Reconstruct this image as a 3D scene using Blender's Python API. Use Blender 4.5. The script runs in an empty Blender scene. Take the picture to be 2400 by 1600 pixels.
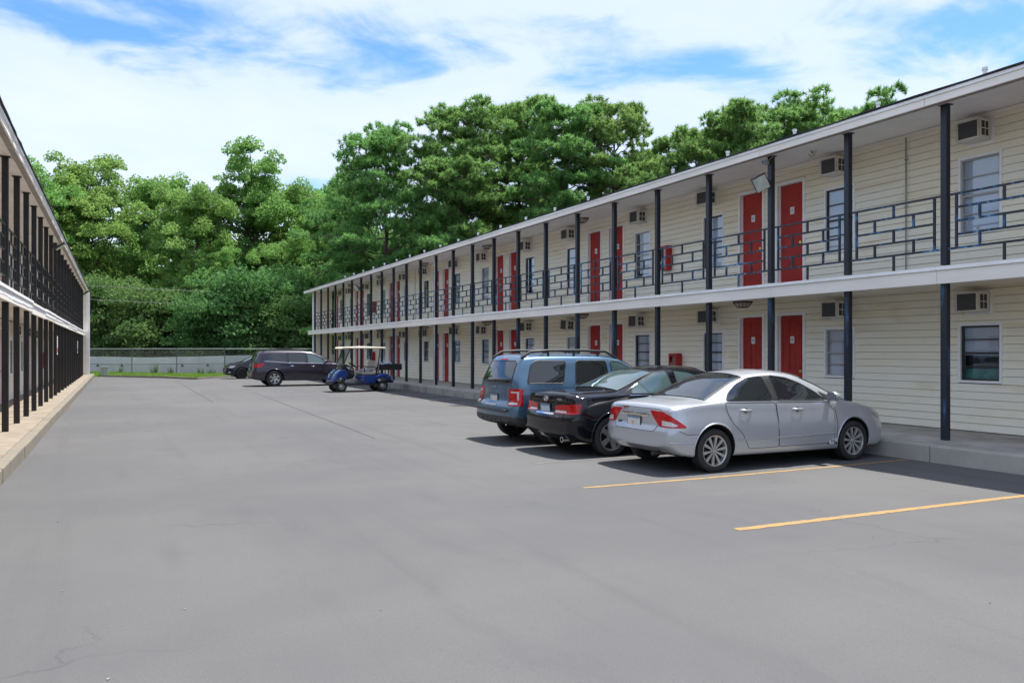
import bpy, bmesh, math, random
import numpy as np
from mathutils import Vector, Matrix
from mathutils.bvhtree import BVHTree
R = math.radians
scene = bpy.context.scene
COL = scene.collection
random.seed(7)
rng = np.random.default_rng(11)

# ------------------------------------------------------------------ camera, sky, sun, exposure
CAM_YAW = math.atan(0.5)            # the lens looks 26.6 degrees clockwise of the motel wings
cam_d = bpy.data.cameras.new('camera')
cam_d.sensor_width = 36.0
cam_d.lens = 27.75
cam_d.shift_y = 0.00854
cam_d.clip_start = 0.05
cam_d.clip_end = 3000
cam = bpy.data.objects.new('camera', cam_d)
COL.objects.link(cam)
cam.location = (0, 0, 1.70)
cam.rotation_euler = (R(90), 0, -CAM_YAW)
scene.camera = cam

SUN_EL, SUN_AZ = R(71), R(10)       # azimuth from +X towards +Y
sun_vec = Vector((math.cos(SUN_EL) * math.cos(SUN_AZ), math.cos(SUN_EL) * math.sin(SUN_AZ), math.sin(SUN_EL)))
sd = bpy.data.lights.new('sun', 'SUN')
sd.energy = 2.3
sd.angle = R(0.55)
sd.color = (1.0, 0.965, 0.91)
sun = bpy.data.objects.new('sun', sd)
COL.objects.link(sun)
sun.rotation_euler = sun_vec.to_track_quat('Z', 'Y').to_euler()
sun.location = (20, 10, 60)

world = bpy.data.worlds.new('World')
scene.world = world
world.use_nodes = True
wt = world.node_tree
wt.nodes.clear()
def wn(t, **k):
    n = wt.nodes.new(t)
    for a, v in k.items(): setattr(n, a, v)
    return n
def wmath(op, a, b=None, clamp=False):
    n = wn('ShaderNodeMath', operation=op, use_clamp=clamp)
    for i, v in enumerate((a, b)):
        if v is None: continue
        if isinstance(v, (int, float)): n.inputs[i].default_value = v
        else: wt.links.new(v, n.inputs[i])
    return n.outputs[0]
sky = wn('ShaderNodeTexSky', sky_type='NISHITA', sun_disc=False)
sky.sun_elevation = SUN_EL
sky.sun_rotation = R(90) - SUN_AZ
sky.air_density = 1.0
sky.dust_density = 0.6
sky.ozone_density = 2.2
bg_sky = wn('ShaderNodeBackground')
hs_ = wn('ShaderNodeHueSaturation')
hs_.inputs['Saturation'].default_value = 1.35
hs_.inputs['Hue'].default_value = 0.508
wt.links.new(sky.outputs[0], hs_.inputs['Color'])
wt.links.new(hs_.outputs[0], bg_sky.inputs[0])
bg_sky.inputs[1].default_value = 0.075
tc = wn('ShaderNodeTexCoord')
sep = wn('ShaderNodeSeparateXYZ')
wt.links.new(tc.outputs['Generated'], sep.inputs[0])
zz = wmath('ADD', wmath('MAXIMUM', sep.outputs[2], 0.0), 0.16)
cx = wmath('DIVIDE', sep.outputs[0], zz)
cy = wmath('DIVIDE', sep.outputs[1], zz)
comb = wn('ShaderNodeCombineXYZ')
wt.links.new(cx, comb.inputs[0]); wt.links.new(cy, comb.inputs[1])
mp = wn('ShaderNodeMapping')
mp.inputs['Rotation'].default_value = (0, 0, R(65))
mp.inputs['Scale'].default_value = (0.72, 1.05, 1)
mp.inputs['Location'].default_value = (9.4, 17.7, 0)
wt.links.new(comb.outputs[0], mp.inputs[0])
n1 = wn('ShaderNodeTexNoise')
n1.inputs['Scale'].default_value = 1.15; n1.inputs['Detail'].default_value = 9
n1.inputs['Roughness'].default_value = 0.52; n1.inputs['Distortion'].default_value = 0.55
wt.links.new(mp.outputs[0], n1.inputs['Vector'])
n2 = wn('ShaderNodeTexNoise')
n2.inputs['Scale'].default_value = 4.5; n2.inputs['Detail'].default_value = 8
n2.inputs['Roughness'].default_value = 0.6; n2.inputs['Distortion'].default_value = 0.8
wt.links.new(mp.outputs[0], n2.inputs['Vector'])
nsum = wmath('ADD', wmath('MULTIPLY', n1.outputs[0], 0.78), wmath('MULTIPLY', n2.outputs[0], 0.22))
ramp = wn('ShaderNodeValToRGB')
ramp.color_ramp.interpolation = 'EASE'
ramp.color_ramp.elements[0].position = 0.385; ramp.color_ramp.elements[0].color = (0.06, 0.06, 0.06, 1)
ramp.color_ramp.elements[1].position = 0.50; ramp.color_ramp.elements[1].color = (1, 1, 1, 1)
wt.links.new(nsum, ramp.inputs[0])
bg_cl = wn('ShaderNodeBackground')
crp = wn('ShaderNodeValToRGB')
crp.color_ramp.elements[0].position = 0.40; crp.color_ramp.elements[0].color = (0.60, 0.69, 0.86, 1)
crp.color_ramp.elements[1].position = 0.66; crp.color_ramp.elements[1].color = (0.72, 0.765, 0.87, 1)
wt.links.new(nsum, crp.inputs[0])
wt.links.new(crp.outputs[0], bg_cl.inputs[0])
bg_cl.inputs[1].default_value = 0.42
mixw = wn('ShaderNodeMixShader')
wt.links.new(wmath('MULTIPLY', ramp.outputs[0], 0.84), mixw.inputs[0])
wt.links.new(bg_sky.outputs[0], mixw.inputs[1]); wt.links.new(bg_cl.outputs[0], mixw.inputs[2])
wout = wn('ShaderNodeOutputWorld')
wt.links.new(mixw.outputs[0], wout.inputs[0])

vs = scene.view_settings
vs.view_transform = 'Standard'
vs.look = 'None'
vs.exposure = 1.74
vs.gamma = 1.0
vs.use_curve_mapping = False
scene.cycles.max_bounces = 8
scene.cycles.transparent_max_bounces = 12
scene.cycles.caustics_reflective = False
scene.cycles.caustics_refractive = False

# ------------------------------------------------------------------ materials
MATS = {}
def _nodes(name):
    m = bpy.data.materials.new(name); m.use_nodes = True
    nt = m.node_tree
    return m, nt, nt.nodes['Principled BSDF']
def mat(name, col, rough=0.6, metal=0.0, var=0.0, scale=8.0, bump=0.0, bscale=60.0, coat=0.0, spec=0.5,
        stretch=(1, 1, 1), col2=None, thr=(0.5, 0.6), emis=None):
    """Principled surface with noise-driven colour variation, optional second colour in patches, optional bump."""
    if name in MATS: return MATS[name]
    m, nt, p = _nodes(name)
    L = nt.links.new
    p.inputs['Base Color'].default_value = (*col, 1)
    p.inputs['Roughness'].default_value = rough
    p.inputs['Metallic'].default_value = metal
    p.inputs['Specular IOR Level'].default_value = spec
    p.inputs['Coat Weight'].default_value = coat
    p.inputs['Coat Roughness'].default_value = 0.03
    if emis:
        p.inputs['Emission Color'].default_value = (*emis[0], 1); p.inputs['Emission Strength'].default_value = emis[1]
    if var or col2 or bump:
        g = nt.nodes.new('ShaderNodeNewGeometry')
        mpn = nt.nodes.new('ShaderNodeMapping'); mpn.inputs['Scale'].default_value = stretch
        L(g.outputs['Position'], mpn.inputs[0])
    if var or col2:
        n = nt.nodes.new('ShaderNodeTexNoise'); n.inputs['Scale'].default_value = scale
        n.inputs['Detail'].default_value = 6; n.inputs['Roughness'].default_value = 0.6
        L(mpn.outputs[0], n.inputs['Vector'])
        mx = nt.nodes.new('ShaderNodeMix'); mx.data_type = 'RGBA'
        a = col if col2 else tuple(c * (1 - var) for c in col)
        b = col2 if col2 else tuple(min(1, c * (1 + var)) for c in col)
        mx.inputs[6].default_value = (*a, 1); mx.inputs[7].default_value = (*b, 1)
        rr = nt.nodes.new('ShaderNodeMapRange')
        rr.inputs[1].default_value = thr[0] if col2 else 0.3; rr.inputs[2].default_value = thr[1] if col2 else 0.7
        L(n.outputs[0], rr.inputs[0]); L(rr.outputs[0], mx.inputs[0])
        L(mx.outputs[2], p.inputs['Base Color'])
    if bump:
        nb = nt.nodes.new('ShaderNodeTexNoise'); nb.inputs['Scale'].default_value = bscale
        nb.inputs['Detail'].default_value = 5
        L(g.outputs['Position'], nb.inputs['Vector'])
        bp = nt.nodes.new('ShaderNodeBump'); bp.inputs['Strength'].default_value = bump; bp.inputs['Distance'].default_value = 0.02
        L(nb.outputs[0], bp.inputs['Height']); L(bp.outputs[0], p.inputs['Normal'])
    MATS[name] = m
    return m

def glass_mat(name, tint=(0.55, 0.62, 0.62), refl=0.16, ior=1.5):
    """thin pane: fresnel mirror over a tinted see-through layer"""
    if name in MATS: return MATS[name]
    m = bpy.data.materials.new(name); m.use_nodes = True
    nt = m.node_tree; nt.nodes.clear()
    o = nt.nodes.new('ShaderNodeOutputMaterial'); mx = nt.nodes.new('ShaderNodeMixShader')
    t = nt.nodes.new('ShaderNodeBsdfTransparent'); t.inputs[0].default_value = (*tint, 1)
    g = nt.nodes.new('ShaderNodeBsdfGlossy'); g.inputs['Roughness'].default_value = 0.015; g.inputs[0].default_value = (1, 1, 1, 1)
    lw = nt.nodes.new('ShaderNodeFresnel'); 
    ge = nt.nodes.new('ShaderNodeNewGeometry'); mi_ = nt.nodes.new('ShaderNodeMath'); mi_.operation = 'MULTIPLY_ADD'   # same fresnel from either side
    mi_.inputs[1].default_value = 1 / ior - ior; mi_.inputs[2].default_value = ior
    nt.links.new(ge.outputs['Backfacing'], mi_.inputs[0]); nt.links.new(mi_.outputs[0], lw.inputs[0])
    ad = nt.nodes.new('ShaderNodeMath'); ad.operation = 'MULTIPLY_ADD'; ad.use_clamp = True
    ad.inputs[1].default_value = 1.0; ad.inputs[2].default_value = refl
    nt.links.new(lw.outputs[0], ad.inputs[0])
    nt.links.new(ad.outputs[0], mx.inputs[0]); nt.links.new(t.outputs[0], mx.inputs[1]); nt.links.new(g.outputs[0], mx.inputs[2])
    nt.links.new(mx.outputs[0], o.inputs[0])
    MATS[name] = m
    return m

# ------------------------------------------------------------------ mesh helpers
class MB:
    def __init__(s): s.v = []; s.f = []; s.m = []
    def add(s, vs, fs, mi=0):
        b = len(s.v); s.v += [tuple(p) for p in vs]
        for f in fs: s.f.append(tuple(b + i for i in f)); s.m.append(mi)
        return s
    def box(s, x0, x1, y0, y1, z0, z1, mi=0, M=None):
        x0, x1 = min(x0, x1), max(x0, x1); y0, y1 = min(y0, y1), max(y0, y1); z0, z1 = min(z0, z1), max(z0, z1)
        vs = [(x, y, z) for z in (z0, z1) for y in (y0, y1) for x in (x0, x1)]
        if M is not None: vs = [M @ Vector(p) for p in vs]
        return s.add(vs, [(0, 2, 3, 1), (4, 5, 7, 6), (0, 1, 5, 4), (2, 6, 7, 3), (0, 4, 6, 2), (1, 3, 7, 5)], mi)
    def prism(s, poly, axis, a0, a1, mi=0):
        """poly: 2D points in the plane perpendicular to axis ('x': (y,z), 'y': (x,z), 'z': (x,y))"""
        def mk(p, a): return {'x': (a, p[0], p[1]), 'y': (p[0], a, p[1]), 'z': (p[0], p[1], a)}[axis]
        n = len(poly)
        vs = [mk(p, a0) for p in poly] + [mk(p, a1) for p in poly]
        fs = [tuple(range(n))[::-1], tuple(range(n, 2 * n))] + [(i, (i + 1) % n, n + (i + 1) % n, n + i) for i in range(n)]
        return s.add(vs, fs, mi)
    def tube(s, pts, r, n=8, mi=0, cap=True):
        pts = [Vector(p) for p in pts]
        rs = r if isinstance(r, (list, tuple)) else [r] * len(pts)
        rings = []; up = None
        for i, p in enumerate(pts):
            d = (pts[min(i + 1, len(pts) - 1)] - pts[max(i - 1, 0)])
            if d.length < 1e-9: d = Vector((0, 0, 1))
            d.normalize()
            if up is None: up = Vector((0, 0, 1)) if abs(d.z) < 0.9 else Vector((1, 0, 0))
            a = d.cross(up)
            if a.length < 1e-6: a = d.orthogonal()
            a.normalize(); b = a.cross(d); up = b
            rings.append([p + (a * math.cos(2 * math.pi * k / n) + b * math.sin(2 * math.pi * k / n)) * rs[i] for k in range(n)])
        vs = [q for rg in rings for q in rg]
        fs = [(i * n + k, i * n + (k + 1) % n, (i + 1) * n + (k + 1) % n, (i + 1) * n + k) for i in range(len(pts) - 1) for k in range(n)]
        if cap: fs += [tuple(range(n))[::-1], tuple((len(pts) - 1) * n + k for k in range(n))]
        return s.add(vs, fs, mi)
    def lathe(s, prof, n=32, axis='y', c=(0, 0, 0), mi=0):
        """prof: (a, r) pairs along axis"""
        vs = []
        for a, r in prof:
            for k in range(n):
                t = 2 * math.pi * k / n; q, w = r * math.cos(t), r * math.sin(t)
                p = {'y': (q, a, w), 'z': (q, w, a), 'x': (a, q, w)}[axis]
                vs.append((p[0] + c[0], p[1] + c[1], p[2] + c[2]))
        fs = [(i * n + k, i * n + (k + 1) % n, (i + 1) * n + (k + 1) % n, (i + 1) * n + k) for i in range(len(prof) - 1) for k in range(n)]
        return s.add(vs, fs, mi)
    def mesh(s, name, mats, smooth=False, bevel=0.0, angle=35, segs=1):
        me = bpy.data.meshes.new(name)
        me.from_pydata(s.v, [], s.f)
        for m_ in (mats if isinstance(mats, (list, tuple)) else [mats]): me.materials.append(m_)
        if any(s.m): me.polygons.foreach_set('material_index', s.m)
        bm = bmesh.new(); bm.from_mesh(me)
        bmesh.ops.remove_doubles(bm, verts=bm.verts, dist=1e-5)
        bmesh.ops.recalc_face_normals(bm, faces=bm.faces)
        if bevel:
            es = [e for e in bm.edges if len(e.link_faces) == 2 and e.calc_face_angle(0) > 0.6]
            bmesh.ops.bevel(bm, geom=es, offset=bevel, segments=segs, profile=0.6, affect='EDGES', clamp_overlap=True)
        bm.to_mesh(me); bm.free()
        if smooth:
            me.polygons.foreach_set('use_smooth', [True] * len(me.polygons))
            me.set_sharp_from_angle(angle=R(angle))
        return me
    def build(s, name, mats, parent=None, loc=(0, 0, 0), **k):
        return put(name, s.mesh(name, mats, **k), parent, loc)

def put(name, me, parent=None, loc=(0, 0, 0), rot=None):
    o = bpy.data.objects.new(name, me)
    COL.objects.link(o)
    o.location = loc
    if rot: o.rotation_euler = rot
    if parent is not None: o.parent = parent
    return o
def tag(o, label=None, cat=None, group=None, kind=None):
    if label: o['label'] = label
    if cat: o['category'] = cat
    if group: o['group'] = group
    if kind: o['kind'] = kind
    return o
def empty(name, loc=(0, 0, 0), rz=0.0):
    e = bpy.data.objects.new(name, None); COL.objects.link(e)
    e.empty_display_size = 0.3
    e.location = loc; e.rotation_euler = (0, 0, rz)
    return e
ORD = ['', 'first', 'second', 'third', 'fourth', 'fifth', 'sixth', 'seventh', 'eighth', 'ninth', 'tenth', 'eleventh',
       'twelfth', 'thirteenth', 'fourteenth', 'fifteenth', 'sixteenth', 'seventeenth', 'eighteenth']
def quads_mesh(name, V, nq, mats):
    """fast mesh from nq loose faces of k vertices each (V: nq*k x 3)"""
    k = len(V) // nq
    me = bpy.data.meshes.new(name)
    me.vertices.add(len(V)); me.vertices.foreach_set('co', np.ascontiguousarray(V, dtype=np.float32).ravel())
    me.loops.add(len(V)); me.loops.foreach_set('vertex_index', np.arange(len(V), dtype=np.int32))
    me.polygons.add(nq)
    me.polygons.foreach_set('loop_start', np.arange(0, len(V), k, dtype=np.int32))
    me.update(calc_edges=True)
    me.materials.append(mats)
    return me
# ------------------------------------------------------------------ the ground
def asphalt_material():
    m, nt, p = _nodes('asphalt')
    L = nt.links.new
    g = nt.nodes.new('ShaderNodeNewGeometry')
    def noise(sc, det=6, ro=0.6, st=(1, 1, 1), dist=0.0):
        mpn = nt.nodes.new('ShaderNodeMapping'); mpn.inputs['Scale'].default_value = st
        L(g.outputs['Position'], mpn.inputs[0])
        n = nt.nodes.new('ShaderNodeTexNoise'); n.inputs['Scale'].default_value = sc; n.inputs['Detail'].default_value = det
        n.inputs['Roughness'].default_value = ro; n.inputs['Distortion'].default_value = dist
        L(mpn.outputs[0], n.inputs['Vector']); return n.outputs[0]
    def rng_(v, a, b, c=0.0, d=1.0):
        r_ = nt.nodes.new('ShaderNodeMapRange'); r_.interpolation_type = 'SMOOTHSTEP'
        for i, q in enumerate((a, b, c, d)): r_.inputs[i + 1].default_value = q
        L(v, r_.inputs[0]); return r_.outputs[0]
    def mix(f, a, b, mode='MIX'):
        x = nt.nodes.new('ShaderNodeMix'); x.data_type = 'RGBA'; x.blend_type = mode
        if isinstance(f, float): x.inputs[0].default_value = f
        else: L(f, x.inputs[0])
        for i, q in ((6, a), (7, b)):
            if isinstance(q, tuple): x.inputs[i].default_value = (*q, 1)
            else: L(q, x.inputs[i])
        return x.outputs[2]
    base = mix(rng_(noise(0.22, 4), 0.35, 0.65), (0.116, 0.115, 0.115), (0.142, 0.139, 0.134))
    base = mix(rng_(noise(1.1, 6, 0.65, (1, 0.35, 1), 0.4), 0.52, 0.75, 0, 0.45), base, (0.085, 0.085, 0.090))
    base = mix(rng_(noise(3.0, 7, 0.7), 0.60, 0.80, 0, 0.35), base, (0.165, 0.162, 0.158))
    base = mix(rng_(noise(0.5, 5, 0.6, (1, 1, 1), 1.2), 0.60, 0.72, 0, 0.22), base, (0.15, 0.132, 0.115))
    base = mix(rng_(noise(1.0, 5, 0.6, (2.6, 0.10, 1), 0.3), 0.52, 0.70, 0, 0.28), base, (0.088, 0.086, 0.086))
    base = mix(rng_(noise(1.0, 5, 0.6, (0.12, 1.6, 1), 0.5), 0.56, 0.72, 0, 0.22), base, (0.160, 0.158, 0.154))
    base = mix(rng_(noise(24, 4, 0.75), 0.50, 0.75, 0.0, 0.40), base, (0.085, 0.085, 0.088))
    base = mix(rng_(noise(9, 5, 0.7), 0.66, 0.74, 0.0, 0.30), base, (0.07, 0.068, 0.066))
    base = mix(rng_(noise(90, 3, 0.7), 0.25, 0.75, 0.0, 0.5), base, (0.07, 0.07, 0.073))
    base = mix(rng_(noise(260, 2, 0.7), 0.58, 0.72, 0.0, 0.35), base, (0.24, 0.24, 0.24))
    # fine wandering cracks
    vo = nt.nodes.new('ShaderNodeTexVoronoi'); vo.feature = 'DISTANCE_TO_EDGE'; vo.inputs['Scale'].default_value = 0.33
    wv = nt.nodes.new('ShaderNodeVectorMath'); wv.operation = 'ADD'
    nz = nt.nodes.new('ShaderNodeTexNoise'); nz.inputs['Scale'].default_value = 1.6; nz.inputs['Detail'].default_value = 5
    L(g.outputs['Position'], nz.inputs['Vector'])
    sc_ = nt.nodes.new('ShaderNodeVectorMath'); sc_.operation = 'SCALE'; sc_.inputs['Scale'].default_value = 1.1
    L(nz.outputs['Color'], sc_.inputs[0]); L(g.outputs['Position'], wv.inputs[0]); L(sc_.outputs[0], wv.inputs[1])
    L(wv.outputs[0], vo.inputs['Vector'])
    crack = rng_(vo.outputs['Distance'], 0.002, 0.007, 1.0, 0.0)
    mk = nt.nodes.new('ShaderNodeMath'); mk.operation = 'MULTIPLY'
    L(crack, mk.inputs[0]); L(rng_(noise(0.35, 3), 0.50, 0.62, 0.0, 0.55), mk.inputs[1])
    base = mix(mk.outputs[0], base, (0.07, 0.07, 0.073))
    L(base, p.inputs['Base Color'])
    p.inputs['Roughness'].default_value = 0.88
    p.inputs['Specular IOR Level'].default_value = 0.3
    bp = nt.nodes.new('ShaderNodeBump'); bp.inputs['Strength'].default_value = 0.35; bp.inputs['Distance'].default_value = 0.01
    L(noise(160, 4, 0.7), bp.inputs['Height']); L(bp.outputs[0], p.inputs['Normal'])
    return m
ASPHALT = asphalt_material()
b = MB(); b.add([(-400, -300, -0.03), (400, -300, -0.03), (400, 600, -0.03), (-400, 600, -0.03)], [(0, 1, 2, 3)])
tag(b.build('ground', mat('forest_floor', (0.045, 0.042, 0.025), 0.95, var=0.4, scale=0.6)), kind='structure')
b = MB(); b.add([(-1.32, -30, 0), (11.1, -30, 0), (11.1, 51.5, 0), (6.4, 52.6, 0), (4.1, 49.2, 0), (2.4, 52.9, 0), (-0.9, 56.9, 0), (-1.32, 56.9, 0)], [tuple(range(8))])
tag(b.build('parking_lot', ASPHALT), kind='structure')
# paint
YEL = mat('yellow_paint', (0.36, 0.215, 0.065), 0.75, col2=(0.15, 0.14, 0.12), scale=13.0, thr=(0.50, 0.66), stretch=(0.6, 2.5, 1))
FADE = mat('faded_paint', (0.155, 0.145, 0.13), 0.85, col2=(0.125, 0.125, 0.128), scale=5.0, thr=(0.42, 0.55))
def stripe(name, pts, w, m, z=0.003):
    b = MB(); n = len(pts); vs = []
    for i, (x, y) in enumerate(pts):
        j = random.uniform(-0.006, 0.006); j2 = random.uniform(-0.008, 0.008)
        vs += [(x, y - w / 2 + j, z), (x, y + w / 2 + j2, z)]
    b.add(vs, [(2 * i, 2 * i + 2, 2 * i + 3, 2 * i + 1) for i in range(n - 1)])
    return tag(b.build(name, m), kind='structure')
def lerp_pts(a, bb, n): return [(a[0] + (bb[0] - a[0]) * t / n, a[1] + (bb[1] - a[1]) * t / n) for t in range(n + 1)]
stripe('parking_line', lerp_pts((5.15, 8.33), (7.0, 8.24), 30) + lerp_pts((7.06, 8.237), (11.0, 8.22), 60), 0.08, YEL)
stripe('parking_line', lerp_pts((5.25, 5.74), (10.9, 5.52), 90), 0.10, YEL)
for k, y in enumerate((10.45, 12.52, 14.7, 17.0, 19.4, 21.9, 24.6, 27.3)):
    stripe('parking_line', lerp_pts((5.6 + 0.2 * (k % 3), y), (10.95, y), 16), 0.10, FADE)
# long paving joints running down the lot
JOINT = mat('tar_joint', (0.07, 0.07, 0.073), 0.9)
def seam(pts, w, z):
    b = MB(); vs = []
    for i, (x, y) in enumerate(pts):
        j = random.uniform(-0.012, 0.012); ww = w * random.uniform(0.5, 1.3)
        vs += [(x - ww / 2 + j, y, z), (x + ww / 2 + j, y, z)]
    b.add(vs, [(2 * i, 2 * i + 1, 2 * i + 3, 2 * i + 2) for i in range(len(pts) - 1)])
    return tag(b.build('paving_joint', JOINT), kind='structure')
seam(lerp_pts((2.92, 47.5), (2.80, 27.5), 60), 0.05, 0.004)
seam(lerp_pts((4.92, 33.0), (4.45, 14.8), 60), 0.035, 0.004)
# dark uneven patches on the lot towards the kerb
DARK_PATCH = mat('dark_patch', (0.04, 0.039, 0.04), 0.6, col2=(0.09, 0.09, 0.092), scale=2.2, thr=(0.45, 0.62))
for (x, y, a, c_) in ((9.9, 22.4, 0.9, 0.28), (10.0, 24.7, 0.8, 0.25), (10.1, 26.9, 0.7, 0.22), (9.9, 20.3, 0.6, 0.22), (10.0, 29.0, 0.7, 0.25)):
    b = MB(); n = 28; vs = []
    for k in range(n):
        t = 2 * math.pi * k / n; q = 1 + 0.18 * math.sin(3 * t + x * 9) + random.uniform(-0.12, 0.12)
        vs.append((x + a * q * math.cos(t), y + c_ * q * math.sin(t), 0.008))
    b.add(vs, [tuple(range(n))]); tag(b.build('dark_patch', DARK_PATCH), kind='structure')

# raised walkways along both wings, cast in slabs with a kerb face
CONC = mat('walkway_concrete', (0.27, 0.225, 0.17), 0.9, var=0.22, scale=2.2, bump=0.25, bscale=45)
CONC_R = mat('grey_walkway_concrete', (0.37, 0.345, 0.31), 0.9, var=0.28, scale=1.7, bump=0.25, bscale=45)
KERB = mat('kerb_concrete', (0.38, 0.36, 0.33), 0.92, col2=(0.21, 0.20, 0.185), scale=3.5, thr=(0.48, 0.72), stretch=(1, 1, 0.5), bump=0.4, bscale=40)
KERB_C = mat('clean_kerb_concrete', (0.40, 0.375, 0.335), 0.92, var=0.15, scale=1.7, bump=0.25, bscale=45)
def walkway(name, x0, x1, y0, y1, z, kerb_at, step, mtop, mk):
    root = tag(empty(name, ((x0 + x1) / 2, (y0 + y1) / 2, 0)), kind='structure')
    ox, oy, _ = root.location
    n = round((y1 - y0) / step); mk0 = mk
    for i in range(n):
        a = y0 + (y1 - y0) * i / n; c_ = y0 + (y1 - y0) * (i + 1) / n
        dz = random.uniform(-0.004, 0.004); mk = KERB_C if (mk0 is KERB and c_ < 17) else mk0
        kx = kerb_at; ki = kerb_at + 0.16 * (1 if kerb_at < (x0 + x1) / 2 else -1)
        other = x1 if kerb_at == x0 else x0
        b = MB(); b.box(ki + (0.002 if ki > kx else -0.002) - ox, other - ox, a + 0.006 - oy, c_ - 0.006 - oy, -0.02, z + dz)
        b.build('walkway_slab', mtop, root, bevel=0.008)
        b = MB(); b.box(kx - ox + random.uniform(-0.008, 0.008), ki - ox, a + 0.008 - oy, c_ - 0.008 - oy, -0.02, z + dz - 0.003)
        b.build('kerb_stone', mk, root, bevel=0.02, segs=2)
    return root
walkway('walkway_right', 11.05, 13.75, -4.0, 55.5, 0.26, 11.05, 3.0, CONC_R, KERB)
KERB_L = mat('left_kerb_concrete', (0.24, 0.205, 0.15), 0.92, col2=(0.19, 0.175, 0.145), scale=2.5, thr=(0.4, 0.62), bump=0.35, bscale=40)
walkway('walkway_left', -3.05, -1.30, 4.0, 56.6, 0.20, -1.30, 2.6, CONC, KERB_L)
# grass verge in front of the fence
def grass_patch():
    poly = [(-1.25, 57.0), (-0.8, 57.0), (2.45, 53.0), (4.1, 49.35), (6.4, 52.75), (11.0, 51.7), (12.0, 58.5), (6.6, 59.3), (3.7, 60.6), (0.9, 64.5), (-2.2, 69.0)]
    b = MB(); b.add([(x, y, 0.02) for x, y in poly], [tuple(range(len(poly)))])
    tag(b.build('verge', mat('verge_soil', (0.10, 0.13, 0.03), 0.95, var=0.4, scale=3)), kind='structure')
    # blades
    P = np.array(poly)
    def inside(x, y):
        c_ = np.zeros(len(x), bool); j = len(P) - 1
        for i in range(len(P)):
            xi, yi = P[i]; xj, yj = P[j]
            c_ ^= ((yi > y) != (yj > y)) & (x < (xj - xi) * (y - yi) / (yj - yi + 1e-9) + xi); j = i
        return c_
    N = 60000
    x = rng.uniform(-2.3, 12, N); y = rng.uniform(49, 69, N)
    k = inside(x, y); x, y = x[k], y[k]; n = len(x)
    h = rng.uniform(0.05, 0.15, n); a = rng.uniform(0, 2 * np.pi, n); w = 0.02
    lx, ly = rng.normal(0, 0.04, n), rng.normal(0, 0.04, n)
    V = np.zeros((n, 3, 3))
    V[:, 0] = np.stack([x - w * np.cos(a), y - w * np.sin(a), np.full(n, 0.02)], 1)
    V[:, 1] = np.stack([x + w * np.cos(a), y + w * np.sin(a), np.full(n, 0.02)], 1)
    V[:, 2] = np.stack([x + lx, y + ly, 0.02 + h], 1)
    o = put('grass', quads_mesh('grass', V.reshape(-1, 3), n, mat('grass_blades', (0.20, 0.34, 0.035), 0.7, var=0.35, scale=1.5)))
    tag(o, 'strip of bright green grass in front of the chain link fence', 'grass', kind='stuff')
    b = MB()
    for (p, q) in (((-0.85, 56.92), (2.4, 52.9)), ((2.4, 52.9), (4.1, 49.2)), ((4.1, 49.2), (6.4, 52.6)), ((6.4, 52.6), (11.0, 51.55))):
        d = Vector((q[0] - p[0], q[1] - p[1])); n_ = Vector((-d.y, d.x)).normalized() * 0.07
        b.prism([(p[0] - n_.x, p[1] - n_.y), (q[0] - n_.x, q[1] - n_.y), (q[0] + n_.x, q[1] + n_.y), (p[0] + n_.x, p[1] + n_.y)], 'z', -0.02, 0.11)
    tag(b.build('verge_kerb', KERB_L), kind='structure')
grass_patch()

# grit, dry leaves and pale specks scattered over the lot
def litter():
    n = 200; V = []
    x = np.concatenate([rng.uniform(-1.2, 10.9, n // 2), -1.2 + np.abs(rng.normal(0, 0.7, n // 4)), 10.9 - np.abs(rng.normal(0, 0.8, n // 4))]); n = len(x)
    y = rng.uniform(2.0, 50, n); s_ = rng.uniform(0.005, 0.016, n); a = rng.uniform(0, 6.283, n)
    for i in range(n):
        c_, q = math.cos(a[i]) * s_[i], math.sin(a[i]) * s_[i]; h = 0.006 + s_[i] * 0.35
        V += [(x[i] - c_, y[i] - q, 0.004), (x[i] + q * 0.6, y[i] - c_ * 0.6, h), (x[i] + c_, y[i] + q, 0.005), (x[i] - q * 0.6, y[i] + c_ * 0.6, h * 0.8)]
    o = put('litter', quads_mesh('litter', np.array(V), n, mat('grit_and_leaves', (0.28, 0.26, 0.22), 0.9, col2=(0.09, 0.06, 0.035), scale=0.9, thr=(0.46, 0.54))))
    tag(o, 'scattered grit and dry leaf bits on the asphalt lot', 'litter', kind='stuff')
litter()
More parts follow.
